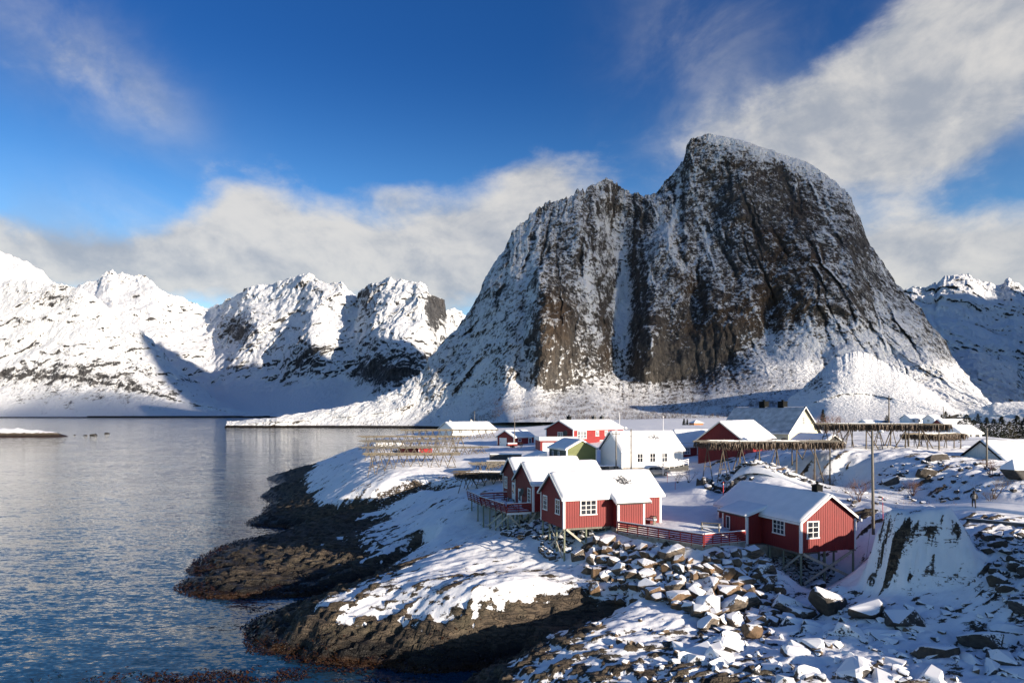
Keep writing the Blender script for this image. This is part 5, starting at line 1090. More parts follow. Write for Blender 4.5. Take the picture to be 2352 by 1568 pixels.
wire('second cable between the pole by the white house and the lamp post', tp(p1, -.35, .5), tp(p2, -.3), .2)
wire('cable slanting down from the power pole past the white gable to the green shed', tp(p1, -.35, -.5), (15.2, 121.6, 15.4), .2)
wire('upper cable crossing in front of the hall roof', tp(p5, -1.3), (92, 74, 16.6), .4, .018); wire('lower cable crossing in front of the hall roof', tp(p5, -3.0), (92, 72, 15.2), .4, .018)
wire('cable from the hilltop rack to the pole at the hall', (42, 93, 18.5), tp(p5, -1.3), .5, .016)
for px, yt, yb, d, lab in ((1661, 1106, 1139, 88, 'thick red snow stake beside the rock outcrop on the yard edge'), (1550.7, 1102, 1137, 96, 'thin red snow stake on the far edge of the yard'), (1532.6, 1085, 1112, 104, 'thinnest red snow stake farther up the yard near the bushes'), (2029, 1141, 1184, 72, 'leaning red snow stake on the road verge behind the tall pole')):
    x, y, zt = W(px, yt, d); z0 = H(x, y); o = thing('snow_stake', lab, 'snow stake', (x, y, z0), 0, 'red snow stakes'); hh = zt-z0
    MB().tube((0, 0, -.3), (-.1 if px > 2000 else .02, 0, hh), .05 if px == 1661 else .03, n=6).build('stick', M['signal_red'], o); MB().tube((-.07 if px > 2000 else .015, 0, hh*.8), (-.085 if px > 2000 else .018, 0, hh*.9), .056 if px == 1661 else .036, n=6).build('reflector', M['white'], o)

# ------------------------------------------------------------------ guardrail
gx0, gy0, gz0 = W(2226, 1190, 61); t = thing('guardrail', 'dark steel guardrail on posts at the road edge above the rubble', 'guardrail', (gx0, gy0, gz0-.75), math.atan2(-2.6, 2.6))
zt = .75
prof = [(0, zt), (.05, zt-.03), (.05, zt-.1), (0, zt-.14), (0, zt-.17), (.05, zt-.21), (.05, zt-.28), (0, zt-.31), (-.02, zt-.31), (.03, zt-.27), (.03, zt-.22), (-.02, zt-.18), (-.02, zt-.13), (.03, zt-.09), (.03, zt-.04), (-.02, zt)]
MB().prism([(-y, z) for y, z in prof], 'x', -.2, 12).build('beam', M['rail_steel'], t)
for k in range(7):
    x = .3+k*1.95; MB().box(x-.06, x+.06, .03, .15, -.8, zt+.02).build('post', M['rail_steel'], t)
MB().box(-.2, 12, -.03, .05, zt+.003, zt+.05).build('snow_layer', M['snow'], t)

# ------------------------------------------------------------------ parked car
cx, cy, _ = W(1506, 1079, 110.5); cz = H(cx, cy); t = thing('car', 'silver estate car with snow on its roof parked before the white house', 'car', (cx, cy, cz), math.atan2(.3, .954)+.05)
side = [(-2.2, .35), (-2.22, .75), (-2.1, .98), (-1.85, 1.12), (-1.5, 1.45), (-.6, 1.52), (.25, 1.48), (.95, 1.02), (1.9, .88), (2.2, .66), (2.22, .35)]
MB().prism([(x, z) for x, z in side], 'y', -.8, .8).prism([(-2.2, .35), (-2.22, .75), (-2.1, .98), (.9, 1.0), (1.9, .86), (2.2, .64), (2.22, .35)], 'y', -.88, .88).build('body', M['paint_car'], t)
for s in (-1, 1):
    for a, b, c_, d_ in ((-1.75, -.85, -1.42, -.85), (-.78, .1, -.78, .1), (.16, .78, .16, .22)): 
        MB().prism([(a, 1.04), (b, 1.04), (d_, 1.42), (c_, 1.42)], 'y', s*.8+.004*s if s > 0 else -.815, .815 if s > 0 else -.804).build('window', M['pane'], t)
    for wx in (-1.35, 1.35):
        wl_ = thing('wheel', None, None, (wx, s*.80, .32)); wl_.parent = t; 
        MB().tube((0, -.1, 0), (0, .1, 0), .32, n=18).build('tyre', M['rubber'], wl_); MB().tube((0, -.105, 0), (0, .105, 0), .2, n=14).build('rim', M['steel'], wl_)
    MB().box(2.14, 2.235, s*.65-.16, s*.65+.16, .62, .76).build('headlight', M['white'], t); MB().box(-2.24, -2.12, s*.7-.1, s*.7+.1, .8, .98).build('tail_light', M['signal_red'], t)
MB().prism([(.3, 1.47), (.92, 1.05), (.97, 1.06), (.35, 1.5)], 'y', -.72, .72).build('windscreen', M['pane'], t)
MB().prism([(-1.75, 1.27), (-1.5, 1.475), (-.6, 1.545), (.2, 1.505), (.1, 1.6), (-.6, 1.66), (-1.5, 1.6)], 'y', -.76, .76).build('snow_layer', M['snow'], t)
# little snowed-in sledge trailer near the red garage
x, y, _ = W(1187, 1023, 164); t = thing('trailer', 'small red trailer under snow left of the red garage', 'trailer', (x-1.2, y, H(x, y)), .3)
MB().box(-1.2, 1.2, -.7, .7, .35, .9).build('box', M['red_far_sunlit'], t); MB().box(-1.15, 1.15, -.65, .65, .904, 1.15).build('snow_layer', M['snow'], t)
for s in (-1, 1): MB().tube((0, s*.72, .3), (0, s*.86, .3), .3, n=12).build('wheel', M['rubber'], t)

# ------------------------------------------------------------------ person walking up the road
def person(label, px, py, d, heading):
    x, y, _ = W(px, py, d); z = H(x, y)+.1
    J = {'pelvis': (0, 0, .93, .145, .115), 'waist': (0, 0, 1.08, .15, .115), 'chest': (0, .02, 1.28, .185, .125), 'neck0': (0, .01, 1.46, .10, .085), 'neck': (0, .02, 1.53, .062, .062), 'head': (0, .03, 1.62, .088, .098), 'crown': (0, .03, 1.71, .075, .085)}
    E = [('pelvis', 'waist'), ('waist', 'chest'), ('chest', 'neck0'), ('neck0', 'neck'), ('neck', 'head'), ('head', 'crown')]
    for s, n_, st in ((-1, 'l', .16), (1, 'r', -.14)):
        J['hip'+n_] = (s*.095, 0, .88, .105, .105); J['knee'+n_] = (s*.10, st*.7+.05, .50, .068, .07); J['ank'+n_] = (s*.10, st-.05, .11, .048, .05); J['heel'+n_] = (s*.10, st-.03, .05, .05, .045); J['toe'+n_] = (s*.11, st+.16, .04, .045, .035)
        E += [('pelvis', 'hip'+n_), ('hip'+n_, 'knee'+n_), ('knee'+n_, 'ank'+n_), ('ank'+n_, 'heel'+n_), ('heel'+n_, 'toe'+n_)]
        J['sh'+n_] = (s*.205, .01, 1.42, .075, .075); J['elb'+n_] = (s*.30, -.05, 1.14, .055, .055); J['wr'+n_] = (s*.20, .16, 1.03, .034, .034); J['palm'+n_] = (s*.175, .23, 1.03, .03, .04)
        E += [('neck0', 'sh'+n_), ('sh'+n_, 'elb'+n_), ('elb'+n_, 'wr'+n_), ('wr'+n_, 'palm'+n_)]
        for k in range(4):
            J[f'f{k}{n_}'] = (s*(.155-.004*k), .285-.008*abs(k-1), 1.055-.02*k, .010, .010); J[f'g{k}{n_}'] = (s*.135, .315-.012*abs(k-1), 1.045-.02*k, .009, .009); E += [('palm'+n_, f'f{k}{n_}'), (f'f{k}{n_}', f'g{k}{n_}')]
        J['t'+n_] = (s*.14, .24, 1.075, .011, .011); E.append(('palm'+n_, 't'+n_))
    ks = list(J); me = bpy.data.meshes.new('body'); me.from_pydata([J[k][:3] for k in ks], [(ks.index(a), ks.index(b)) for a, b in E], [])
    o = bpy.data.objects.new('body', me); link(o); md = o.modifiers.new('s', 'SKIN'); ss = o.modifiers.new('u', 'SUBSURF'); ss.levels = ss.render_levels = 2
    for i, k in enumerate(ks): me.skin_vertices[0].data[i].radius = J[k][3:5]; me.skin_vertices[0].data[i].use_root = (k == 'pelvis')
    dg = bpy.context.evaluated_depsgraph_get(); m2 = bpy.data.meshes.new_from_object(o.evaluated_get(dg)); bpy.data.objects.remove(o)
    m2.materials.clear()
    for k in ('cloth_black', 'skin', 'rubber', 'cloth_grey'): m2.materials.append(M[k])
    for p in m2.polygons:
        c = p.center; p.use_smooth = True
        p.material_index = 1 if (c.z > 1.5 or (c.y > .2 and c.z > .9)) else 2 if c.z < .12 else 0
    t = thing('person', label, 'person', (x, y, z), heading)
    b = bpy.data.objects.new('body', m2); link(b, t); b.rotation_euler = (0, 0, 0)
    mb = MB().lathe([(.085, 1.50), (.118, 1.56), (.122, 1.64), (.10, 1.72), (.05, 1.77), (.01, 1.785)], 14, (0, .02, 0)); mb.build('hood', M['cloth_black'], t, True)
    prof = [(.17, .88), (.205, .95), (.185, 1.08), (.215, 1.25), (.225, 1.38), (.17, 1.47), (.09, 1.52)]
    V = [(r_*math.cos(a)*1.0, .01+r_*.72*math.sin(a), z_) for r_, z_ in prof for a in [k*2*math.pi/16 for k in range(16)]]
    MB().poly(V, [(i*16+k, i*16+(k+1) % 16, (i+1)*16+(k+1) % 16, (i+1)*16+k) for i in range(len(prof)-1) for k in range(16)]).build('jacket', M['cloth_black'], t, True)
    n = 9; V = []; 
    for k in range(n):
        a = math.pi*(1.22+.56*k/(n-1))
        for z_, rr in ((.98, .20), (1.12, .205), (1.27, .232), (1.40, .225)): V.append((rr*1.03*math.cos(a), .005+rr*.79*math.sin(a), z_))
    MB().poly(V, [(k*4+j, (k+1)*4+j, (k+1)*4+j+1, k*4+j+1) for k in range(n-1) for j in range(3)]).build('grey_back_panel', M['cloth_grey'], t, True)
    return t
person('person in dark jacket with grey back walking away along the snowy road', 2237, 1176, 68, -.45)

# ------------------------------------------------------------------ bare shrubs and conifers
def shrub_mesh(seed, hgt, spread, stems, mat, depth=4):
    rnd = random.Random(seed); mb = MB()
    def grow(p, d, ln, r, lv):
        q = p+d*ln; mb.tube(p, q, r, r*.62, 3 if lv < 3 else 5, False)
        if lv <= 0: return
        for _ in range(rnd.choice((2, 3, 3))):
            nd = (d+Vector((rnd.gauss(0, spread), rnd.gauss(0, spread), rnd.gauss(.18, .22)))).normalized(); grow(p.lerp(q, rnd.uniform(.55, 1)), nd, ln*rnd.uniform(.6, .85), r*.58, lv-1)
    for _ in range(stems):
        d = Vector((rnd.gauss(0, .33), rnd.gauss(0, .33), 1)).normalized(); grow(Vector((rnd.gauss(0, .1), rnd.gauss(0, .1), -.1)), d, hgt*.36, hgt*.013, depth)
    return mb
def shrub(label, px, d, hgt, seed, mat='twig', stems=4, spread=.42, cat='shrub', depth=4, dy=0):
    x, y = XY(px, d); t = thing('bare_shrub', label, cat, (x, y, H(x, y)), 0, 'leafless shrubs')
    mb = shrub_mesh(seed, hgt, spread, stems, mat, depth); mb.build('branches', M[mat], t)
    MB().tube((0, 0, -.2), (.02, 0, hgt*.12), hgt*.03, hgt*.02, 6).build('trunk', M[mat], t)
shrub('leafless bush on the yard edge, left of a pair below the white house', 1556, 103, 2.1, 1, stems=5)
shrub('leafless bush on the yard edge, right of a pair next to the barn', 1581, 102, 2.6, 2, stems=4, spread=.34)
shrub('reddish leafless bush on the slope left of the tall lamp pole', 1972, 78, 3.1, 3, 'twig_red', 6)
shrub('leafless thorny tree on the road bank near the walking person', 2283, 72, 3.4, 4, 'twig', 3, .5)
shrub('dense low twiggy bush at the foot of the leafless tree by the road', 2271, 71.5, 1.5, 5, 'twig', 9, .6)
shrub('brown matted bush on the rock face in the middle of the hillside', 2096, 80, 2.3, 6, 'twig_red', 10, .55)
shrub('thin leafless tree right behind the cream house', 1897, 160, 6.0, 7, 'twig_red', 5, .5)
shrub('thicker leafless tree between the cream house and the hilltop rack', 1925, 165, 5.0, 8, 'twig_red', 7, .6)
shrub('leafless bush in front of the hall gable below the power pole', 2276, 78, 2.6, 9, 'twig_red', 5, .45)
shrub('leafless bush at the right photo edge under the hall roof', 2325, 76, 2.2, 10, 'twig_red', 5, .5)
shrub('small bare bush before the red garage door', 1197, 162, 1.6, 11, 'twig', 7, .6)
shrub('dark leafless tree behind the grey gable shed under the rack', 1938, 125, 4.5, 12, 'twig', 5, .4)
shrub('low bare bush on the rocks left of the reddish bush', 1955, 76, 1.1, 13, 'twig', 6, .55)
shrub('bare bush on the outcrop below the fish rack and barn', 1672, 90, 1.6, 14, 'twig', 6, .5)
def conifer(label, px, d, hgt, seed, mat='needle', wide=.34, zb=None):
    x, y = XY(px, d); t = thing('conifer', label, 'conifer', (x, y, H(x, y) if zb is None else zb), random.uniform(0, 6), 'dark conifers')
    R = np.random.default_rng(seed); n = 700; f = R.random(n)**1.35; a = R.uniform(0, 6.28, n); lay = np.floor(f*9)/9
    rad = wide*hgt*(1-f*.96)*(.55+.45*(1-(f*9-np.floor(f*9))))*R.uniform(.35, 1.05, n)*(1+.25*np.sin(a*3+seed)); z = hgt*(.03+.95*f)-.12*rad
    V = []; F = []
    for i in range(n):
        c = Vector((rad[i]*math.cos(a[i]), rad[i]*math.sin(a[i]), z[i])); o = Vector((math.cos(a[i]), math.sin(a[i]), -.35+R.normal(0, .25))).normalized(); s = Vector((-math.sin(a[i]), math.cos(a[i]), R.normal(0, .35))).normalized()
        l_ = hgt*R.uniform(.05, .10); w_ = hgt*R.uniform(.025, .05); b = len(V); V += [c-o*l_*.4-s*w_*.4, c+s*w_, c+o*l_, c-s*w_]; F.append((b, b+1, b+2, b+3))
    link(np_mesh('crown', np.array([tuple(v) for v in V]), np.array(F), M[mat], None, False), t); MB().tube((0, 0, -.4), (0, 0, hgt*.8), hgt*.028, hgt*.006, 6).build('trunk', M['twig'], t)
for i, (px, d, hg, lab, mt, wd) in enumerate(((2220, 205, 5.4, 'wide dark conifer beside the far red house', 'needle', .5), (2204, 208, 3.4, 'low dark conifer bush left of the widest one by the red house', 'needle', .6), (2236, 200, 4.2, 'mid sized dark conifer right of the wide one', 'needle', .45), (2254, 190, 3.6, 'small pointed conifer behind the white villa roof', 'needle', .36), (2266, 215, 5.2, 'slim conifer rising behind the power pole by the hall', 'needle', .3),
        (2283, 195, 4.8, 'broad conifer over the hall ridge, leftmost there', 'needle', .46), (2300, 205, 5.8, 'tall conifer over the middle of the hall roof', 'needle', .36), (2318, 196, 4.6, 'shorter conifer between the two tall ones over the hall', 'needle_warm', .44), (2336, 200, 6.4, 'tallest conifer near the right photo edge', 'needle', .36), (2354, 196, 6.0, 'conifer cut by the right photo edge', 'needle', .42), (2246, 350, 4.5, 'lonely small conifer on the low white rise', 'needle', .4),
        (2172, 330, 5.2, 'warm green round tree by the distant pole under the lit hill', 'needle_warm', .55), (2181, 328, 3.8, 'small conifer at the right flank of the warm green tree', 'needle_warm', .4), (2163, 331, 4.0, 'small round tree at the left flank of the warm green tree', 'needle_warm', .55), (2037, 340, 3.6, 'dark round bush at the foot of the hill by the dark pole', 'needle', .7),
        (1571, 290, 3.6, 'small dark spruce left of two beside the ochre hut', 'needle', .32), (1578.5, 292, 3.4, 'small dark spruce right of two beside the ochre hut', 'needle', .3), (1592, 300, 2.6, 'tiny spruce just left of the ochre hut', 'needle', .34), (1890, 420, 7.0, 'dark spruce above the right chimney of the cream house', 'needle', .36))):
    conifer(lab, px, d, hg*(1.12 if d < 220 else 1.15), 100+i, mt, wd*(1.75 if d < 220 else 1))
for k, px in enumerate((646, 655, 662, 670, 678, 687)): conifer(('leftmost', 'second from left', 'third from left', 'third from right', 'second from right', 'rightmost')[k]+' far dark spruce of the short row on the low spit', px, 1010, (9, 11, 10, 12, 11, 9)[k], 300+k, 'needle', .5, 3.0)
# ------------------------------------------------------------------ boulders
def boulder_mesh(seed, mat, flat=1.0, n=18, seg=2, bev=.06):
    rnd = random.Random(seed); bm = bmesh.new(); a = [rnd.uniform(.75, 1.15), rnd.uniform(.6, .95), rnd.uniform(.5, .8)*flat]
    for _ in range(n):
        p = Vector((rnd.uniform(-1, 1), rnd.uniform(-1, 1), rnd.uniform(-1, 1))); m_ = max(abs(p.x), abs(p.y), abs(p.z)); p = p/m_*.55+p.normalized()*.45
        bm.verts.new((p.x*a[0]*.5, p.y*a[1]*.5, p.z*a[2]*.5))
    r = bmesh.ops.convex_hull(bm, input=bm.verts); bmesh.ops.delete(bm, geom=list({e for e in r['geom_interior']+r['geom_unused'] if isinstance(e, bmesh.types.BMVert)}), context='VERTS')
    bmesh.ops.dissolve_limit(bm, angle_limit=math.radians(14), verts=bm.verts, edges=bm.edges)
    bmesh.ops.bevel(bm, geom=bm.edges[:], offset=bev, segments=seg, profile=.55, affect='EDGES', clamp_overlap=True)
    R = Matrix.Rotation(rnd.uniform(-.35, .35), 4, 'X')@Matrix.Rotation(rnd.uniform(-.35, .35), 4, 'Y'); bmesh.ops.transform(bm, matrix=R, verts=bm.verts)
    bmesh.ops.triangulate(bm, faces=[f for f in bm.faces if len(f.verts) > 4])
    me = bpy.data.meshes.new('boulder'); bm.to_mesh(me); bm.free(); me.materials.append(M[mat]); return me
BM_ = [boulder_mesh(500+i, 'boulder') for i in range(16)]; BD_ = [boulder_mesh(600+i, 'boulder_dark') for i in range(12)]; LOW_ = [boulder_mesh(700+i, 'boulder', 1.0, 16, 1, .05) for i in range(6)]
def inside(poly, x, y):
    r = False; j = len(poly)-1
    for i in range(len(poly)):
        if (poly[i][1] > y) != (poly[j][1] > y) and x < (poly[j][0]-poly[i][0])*(y-poly[i][1])/(poly[j][1]-poly[i][1])+poly[i][0]: r = not r
        j = i
    return r
PLACED = []
def heap(poly, n, size, meshes, label, group, seed, keep=None, embed=.12):
    rnd = random.Random(seed); xs = [p[0] for p in poly]; ys = [p[1] for p in poly]; got = []; tries = 0
    while len(got) < n and tries < n*90:
        tries += 1; x, y = rnd.uniform(min(xs), max(xs)), rnd.uniform(min(ys), max(ys))
        if not inside(poly, x, y): continue
        s = size(x, y, rnd)
        if any((x-a)**2+(y-b)**2 < (.27*(s+c))**2 for a, b, c in PLACED): continue
        PLACED.append((x, y, s)); got.append((x, y, s))
    Z = Hs([g[0] for g in got], [g[1] for g in got]); out = []
    for (x, y, s), z in zip(got, Z):
        o = bpy.data.objects.new('boulder', rnd.choice(meshes)); link(o); o.location = (x, y, z+s*(.28-embed)); o.rotation_euler = (rnd.uniform(-.25, .25), rnd.uniform(-.25, .25), rnd.uniform(0, 6.28)); o.scale = (s*rnd.uniform(.85, 1.2), s*rnd.uniform(.85, 1.15), s*rnd.uniform(.8, 1.1))
        tag(o, label, 'boulder', group); out.append(o)
    return out
def big(label, px, d, sx, sy, sz, rz, mesh, mat=None, lift=.25, tilt=(0, 0)):
    x, y = XY(px, d); z = H(x, y); o = bpy.data.objects.new('boulder', mesh); link(o); o.location = (x, y, z+sz*lift); o.rotation_euler = (tilt[0], tilt[1], rz); o.scale = (sx, sy, sz)
    tag(o, label, 'boulder', 'large single boulders'); PLACED.append((x, y, max(sx, sy)*.9))
big('small brown boulder alone on the smooth snow left of the front cabin stilts', 1195, 77, .95, .9, 1.3, .4, BM_[3])
big('largest square brown boulder in the sunlit middle of the rubble slope', 1680, 57.2, 3.0, 2.6, 2.8, .9, BM_[1], tilt=(.35, .3))
big('brown block boulder just below the red fence corner rubble', 1485, 63, 2.2, 1.8, 1.6, 2.2, BM_[5])
big('broad flat boulder left of the largest brown one', 1560, 58.4, 2.7, 2.1, 1.9, .3, BM_[7])
big('upright snow capped boulder right of the largest brown one', 1785, 58.5, 1.8, 1.7, 2.4, 1.3, BM_[2])
big('pale round boulder at the foot of the front cabin corner stilt', 1325, 69.3, 1.9, 1.6, 1.7, .2, BM_[4])
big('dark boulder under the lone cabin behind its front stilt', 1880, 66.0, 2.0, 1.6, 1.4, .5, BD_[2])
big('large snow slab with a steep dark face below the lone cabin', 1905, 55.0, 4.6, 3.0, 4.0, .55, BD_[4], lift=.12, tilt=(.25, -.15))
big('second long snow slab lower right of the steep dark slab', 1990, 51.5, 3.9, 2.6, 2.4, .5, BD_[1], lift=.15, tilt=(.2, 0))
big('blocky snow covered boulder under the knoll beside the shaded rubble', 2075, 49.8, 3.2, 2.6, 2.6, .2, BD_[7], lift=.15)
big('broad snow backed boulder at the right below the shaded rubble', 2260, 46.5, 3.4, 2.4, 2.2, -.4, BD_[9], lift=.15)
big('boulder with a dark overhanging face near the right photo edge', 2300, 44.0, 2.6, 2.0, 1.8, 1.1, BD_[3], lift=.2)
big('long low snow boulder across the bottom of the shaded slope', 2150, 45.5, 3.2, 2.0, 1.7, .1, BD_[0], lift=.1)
big('large tilted slab in the cleft between the two rock ridges', 1430, 61.5, 3.0, 1.6, 2.6, .9, BM_[9], lift=.2, tilt=(.2, .35))
big('rounded snow covered boulder left of the tilted slab in the cleft', 1365, 63.5, 2.2, 1.8, 2.4, 1.5, BM_[11], lift=.2)
big('sunlit rock at the foot of the rubble beside the snow ledges', 1625, 53.6, 2.2, 1.8, 1.7, .7, BM_[6], lift=.15)
big('round boulder right below the sunlit rock near the photo bottom', 1730, 51.5, 1.9, 1.7, 1.8, .2, BM_[8], lift=.2)
big('grey lichen boulder under the fish rack before the barn', 1795, 88.5, 2.2, 1.4, 1.3, .2, BM_[10], lift=.2)
big('dark angular rock face on the hillside right of the person', 2335, 76, 4.2, 2.6, 3.4, .4, BD_[5], lift=.2, tilt=(0, .4))
big('dark block outcrop in the hillside behind the road, left of two', 2045, 83.5, 2.4, 1.7, 2.2, .3, BD_[6], lift=.2)
big('dark block outcrop in the hillside behind the road, right of two', 2125, 83.5, 3.2, 1.9, 2.0, -.1, BD_[8], lift=.2)
big('long dark rock band above the two block outcrops', 2150, 88, 3.6, 1.8, 1.5, .1, BD_[10], lift=.2)
for px, d, s, lab in ((1625, 93, 2.6, 'dark outcrop block at the yard edge left of the thick stake'), (1646, 91.5, 2.4, 'dark outcrop block at the yard edge behind the thick stake'), (1680, 90, 2.0, 'dark outcrop block at the yard edge right of the thick stake'), (1610, 96, 2.0, 'dark outcrop block nearest the barn stilts')):
    big(lab, px, d, s, s*.8, s*1.1, px*.7, BD_[int(px) % 12], lift=.2)
RA = [(8.6, 70.2), (10.8, 69.2), (17.2, 62.4), (22.8, 65.6), (23.8, 64.6), (24.3, 61.0), (24.5, 56), (21, 53.5), (16, 54.5), (11.5, 60.5), (7.0, 66.8)]
ra = heap(RA, 165, lambda x, y, r: (r.uniform(.85, 1.5) if r.random() < .7 else r.uniform(1.3, 2.1))*(1.0+.55*max(0, min(1, (66-y)/9))), BM_, '', 'boulders of the sunlit rubble slope', 3)
SZ = lambda o: 'small' if max(o.scale) < 1.15 else 'medium' if max(o.scale) < 1.75 else 'large'
for o in ra:
    x, y = o.location.x, o.location.y
    zone = 'under the corner stilts of the front red cabin' if x < 9.5 else 'in the top band right below the long fence run' if y > 66.5-.55*max(0, x-10) and x < 18 else 'below the fence corner and the short fence run' if y > 62 and x >= 16.5 else 'in the lower left of the rubble beside the dark cleft' if x < 14 else 'around the largest square brown boulder' if y > 56.5 and x < 20.5 else 'toward the foot of the lone right cabin' if y > 58 else 'along the lowest edge of the rubble above the snow ledges'
    o['label'] = SZ(o)+' snow-capped brown boulder '+zone
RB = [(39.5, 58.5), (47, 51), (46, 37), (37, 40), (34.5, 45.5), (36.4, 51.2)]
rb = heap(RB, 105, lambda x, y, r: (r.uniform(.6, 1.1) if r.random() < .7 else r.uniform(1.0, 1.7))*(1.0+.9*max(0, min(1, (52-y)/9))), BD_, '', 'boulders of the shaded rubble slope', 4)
for o in rb:
    y = o.location.y
    zone = 'directly below the guardrail' if y > 54 else 'halfway down the shaded slope right of the snow knoll' if y > 48.5 else 'in the lower part of the shaded slope' if y > 43 else 'at the bottom right corner of the shaded slope'
    o['label'] = SZ(o)+' snow-dusted dark boulder '+zone
def rubble(name, label, poly, n, s0, s1, mats, seed, parent=None, lift=.15):
    rnd = random.Random(seed); R = np.random.default_rng(seed); xs = [p[0] for p in poly]; ys = [p[1] for p in poly]; P = []
    while len(P) < n:
        x, y = rnd.uniform(min(xs), max(xs)), rnd.uniform(min(ys), max(ys))
        if inside(poly, x, y): P.append((x, y))
    Z = Hs([p[0] for p in P], [p[1] for p in P]); src = []
    for me in LOW_:
        me.calc_loop_triangles(); src.append((np.array([v.co[:] for v in me.vertices]), np.array([t_.vertices[:] for t_ in me.loop_triangles])))
    V = []; F = []; b = 0
    for (x, y), z in zip(P, Z):
        v, f = src[rnd.randrange(len(src))]; s = rnd.uniform(s0, s1); a = rnd.uniform(0, 6.28); c_, s_ = math.cos(a), math.sin(a)
        q = np.stack([v[:, 0]*c_-v[:, 1]*s_, v[:, 0]*s_+v[:, 1]*c_, v[:, 2]], 1)*s+np.array([x, y, z+s*lift]); V.append(q); F.append(f+b); b += len(v)
    o = link(np_mesh(name, np.concatenate(V), np.concatenate(F), M[mats[0]], None, False), parent); tag(o, label, kind='stuff'); return o
rubble('rubble', 'small loose brown stones under the lone red cabin', [(26, 66.5), (32.5, 69), (30.5, 75), (24.5, 72.5)], 420, .25, .7, ('boulder', BM_), 1)
rubble('rubble', 'small stones filling the gaps of the sunlit rubble slope', RA, 520, .2, .5, ('boulder', BM_), 2)
rubble('rubble', 'small dark stones filling the gaps of the shaded rubble slope', RB, 620, .2, .6, ('boulder_dark', BD_), 3)
rubble('rubble', 'dark stones under the stilts of the front and middle cabins', [(3.5, 70.5), (9.8, 72.5), (8, 77), (2, 82), (-1.5, 84), (-1.0, 79), (2.8, 75.5)], 300, .3, 1.1, ('boulder_dark', BD_), 4)
rubble('rubble', 'stony bank with snow between the stones under the nearest bare rack', [(-26, 128), (-9, 128), (-8, 122), (-24, 120)], 260, .2, .6, ('boulder', BM_), 5)
rubble('rubble', 'rocky outcrop stones at the yard edge under the fish rack by the barn', [(26, 91), (33, 87.5), (40, 86), (42, 91), (30, 97)], 170, .4, 1.5, ('boulder_dark', BD_), 11)
rubble('rubble', 'scattered small dark rocks on the hillside above the road', [(36, 78), (60, 70), (62, 77), (54, 90), (38, 88)], 200, .2, .8, ('boulder_dark', BD_), 6)
rubble('rubble', 'stones poking through the snow along the photo bottom', [(6, 40), (38, 38), (36, 48), (20, 53), (6, 56)], 90, .25, .8, ('boulder', BM_), 7)

rubble('rubble', 'half buried snow backed blocks across the bottom right of the shore', [(11, 49), (20, 53.5), (27, 54), (33, 50), (37, 44), (43, 40), (41, 36), (20, 38), (10, 43)], 95, 1.0, 2.9, ('boulder_snowy', BD_), 8, lift=-.10)
rubble('rubble', 'medium stones between the half buried blocks at the bottom right', [(8, 47), (26, 55), (36, 50), (44, 40), (40, 36), (10, 40)], 260, .3, .9, ('boulder_snowy', BD_), 9, lift=.02)

# ------------------------------------------------------------------ seaweed along the water line, dry grass, twigs of the scree
def weed_mat():
    m, t, b = material('bladderwrack'); p = t.pos(); n = t.noise(p, 3.0, 4, .6)
    t.put(b.inputs['Base Color'], t.mix(t.ramp(n, .35, .7), (.012, .006, .003), (.052, .022, .008))); b.inputs['Roughness'].default_value = .22; return m
M['weed'] = weed_mat()
fl = np.stack([GX, GY, gb], -1).reshape(-1, 3); n0 = fbm(fl[:, 0]/5, fl[:, 1]/5, 0, 3, seed=14)
zz = Zg.reshape(-1)
cand = fl[(np.abs(zz-.25+.5*n0) < .55) & (fl[:, 0] < 2) & (fl[:, 1] < 175)]
R = np.random.default_rng(5)
wgt = np.clip(cand[:, 1]/60, .6, 3); cand = cand[R.choice(len(cand), 12000, p=wgt/wgt.sum())]
pt = []
for px, py, sx_, sy_, k in ((520, 1556, 160, 10, 900), (420, 1562, 130, 6, 500), (620, 1548, 90, 8, 260), (740, 1520, 60, 22, 380), (860, 1545, 90, 14, 420), (760, 1560, 120, 8, 240), (590, 1402, 18, 4, 60), (880, 1520, 120, 10, 300)):
    for _ in range(k):
        x, y, _z = WZ(R.normal(px, sx_), R.normal(py, sy_), 0)
        if fbm(np.array([x/2.0]), np.array([y/2.0]), 0, 3, seed=15)[0] > -.05: pt.append((x, y, 0))
pt = np.array(pt); C = np.concatenate([cand[:, :3]*np.array([1, 1, 0]), pt]); bz = base_h(C[:, 0], C[:, 1])
rk_, sn_, _b = ground(C[:, 0], C[:, 1]); C[:, 2] = np.maximum(np.maximum(rk_, sn_)+.03, R.uniform(0.0, .07, len(C)))
C[:, :2] += R.normal(0, .15, (len(C), 2)); n = len(C); a = R.uniform(0, 6.28, n); s = R.uniform(.08, .26, n); tl = R.uniform(-.5, .9, n)
u = np.stack([np.cos(a), np.sin(a), tl], 1)*s[:, None]; v = np.stack([-np.sin(a), np.cos(a), R.uniform(-.4, .4, n)], 1)*s[:, None]*.5
V = np.stack([C-u*.5, C+v+np.array([0, 0, .03]), C+u, C-v+np.array([0, 0, .03])], 1).reshape(-1, 3); F = np.arange(n*4).reshape(n, 4)
tag(link(np_mesh('seaweed', V, F, M['weed'], None, False)), 'brown wet seaweed fringe along the rocks and floating in the shallows', kind='stuff')
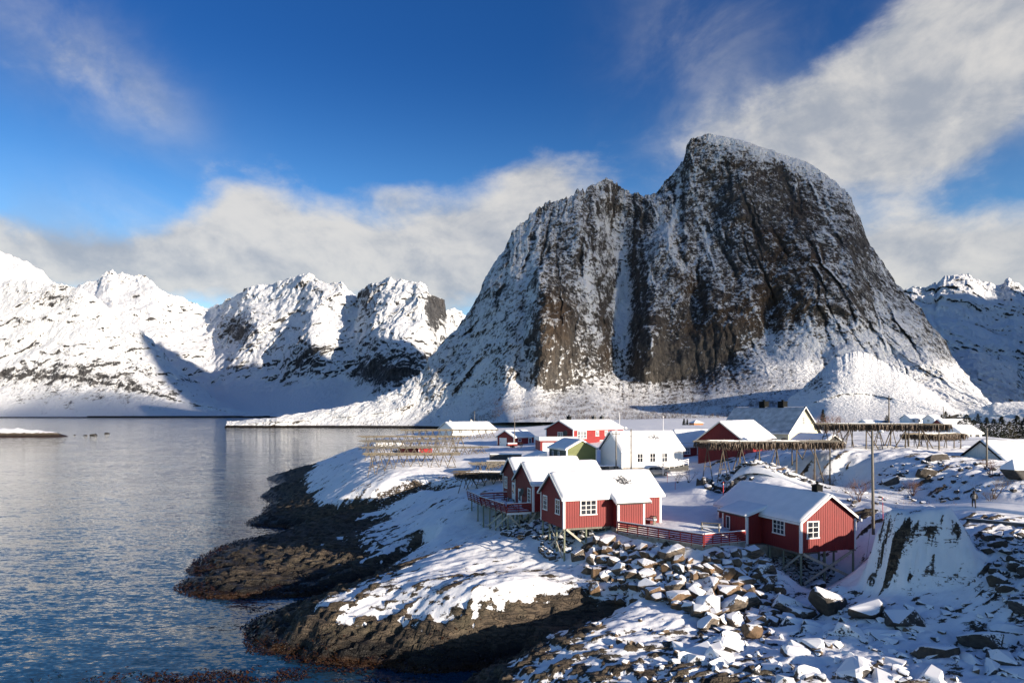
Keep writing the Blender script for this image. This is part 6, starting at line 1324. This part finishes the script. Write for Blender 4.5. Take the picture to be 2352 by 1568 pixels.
def tufts(name, label, pts, hgt, mat, blades, seed, lean=.5, wd=.02):
    R = np.random.default_rng(seed); pts = np.repeat(np.asarray(pts), blades, 0); n = len(pts); a = R.uniform(0, 6.28, n); h = R.uniform(.5, 1, n)*hgt; l = R.uniform(0, lean, n)
    b = pts+np.stack([R.normal(0, hgt*.25, n), R.normal(0, hgt*.25, n), -.05*np.ones(n)], 1); tip = b+np.stack([np.cos(a)*l*h, np.sin(a)*l*h, h], 1)
    wv = np.stack([-np.sin(a), np.cos(a), 0*a], 1)*wd*hgt; V = np.stack([b-wv, b+wv, tip], 1).reshape(-1, 3)
    tag(link(np_mesh(name, V, np.arange(n*3).reshape(n, 3), M[mat], None, False)), label, kind='stuff')
R = np.random.default_rng(9)
q = np.stack([R.normal(41.2, 1.5, 420), R.normal(93.0, 1.0, 420)], 1); tufts('dry_grass', 'rusty dry grass patch right under the fish rack by the barn', np.column_stack([q, Hs(q[:, 0], q[:, 1])]), .5, 'straw', 7, 1, .9, .03)
q = np.stack([R.normal(44, 4.5, 150), R.normal(78, 3.0, 150)], 1); tufts('dry_grass', 'sparse dry grass stalks between rocks on the hillside', np.column_stack([q, Hs(q[:, 0], q[:, 1])]), .6, 'straw', 5, 2, .7, .02)
mo = bpy.data.objects['mountain']; nv = len(mo.data.vertices); co = np.empty(nv*3, np.float32); mo.data.vertices.foreach_get('co', co); co = co.reshape(-1, 3)[:1060*470].reshape(470, 1060, 3)
PXm = np.linspace(515, 2330, 1060); sel = []
Rr = np.random.default_rng(31)
for _ in range(8000):
    i = int(Rr.triangular(3, 6, 95)); j = int(Rr.uniform(330, 800)); p = co[i, j]
    if fbm(np.array([p[0]/30.]), np.array([p[1]/30.]), p[2]/30., 3, seed=33)[0] > -.08: sel.append(p)
tufts('undergrowth', 'leafless birch scrub scattered over the scree below the cliffs', np.array(sel), 3.2, 'twig', 5, 3, .55, .022)

# ------------------------------------------------------------------ islet and skerries out in the fjord
u = np.linspace(-1, 1, 90)[None]; v = np.linspace(-1, 1, 40)[:, None]
X = -446+u*52+0*v; Y = 606+v*14+0*u; e = np.clip(1-(np.abs(u)**2.2+np.abs(v)**2), -.4, 1); Zi = 7.0*np.sign(e)*np.abs(e)**.8*(1+.35*fbm(X/9, Y/9, 0, 4, seed=41))+.6*fbm(X/3, Y/3, 0, 4, seed=42)-.3
iso = link(grid_mesh('islet', np.stack([X, Y, Zi], -1), M['ground'], None, {'rock': .5+(3.4-Zi)*.5+.5*fbm(X/4, Y/4, 0, 3, seed=43)})); tag(iso, 'low snow topped islet in the fjord at the left edge', kind='structure')
for px, py, s, lab in ((172, 999, 2.0, 'smallest dark skerry nearest the islet tip'), (195, 1000, 3.4, 'dark skerry in the middle of the row off the islet'), (214, 1000, 5.4, 'largest dark skerry in the row off the islet'), (246, 996, 4.4, 'outermost dark skerry with a white speck of snow')):
    x, y, _ = WZ(px, py, 0); o = bpy.data.objects.new('skerry', BD_[int(s*2) % 12].copy()); link(o); o.data.materials[0] = M['skerry']; o.location = (x, y, .2); o.scale = (s*1.4, s, s*.75); tag(o, lab, 'skerry', 'skerries beside the islet')
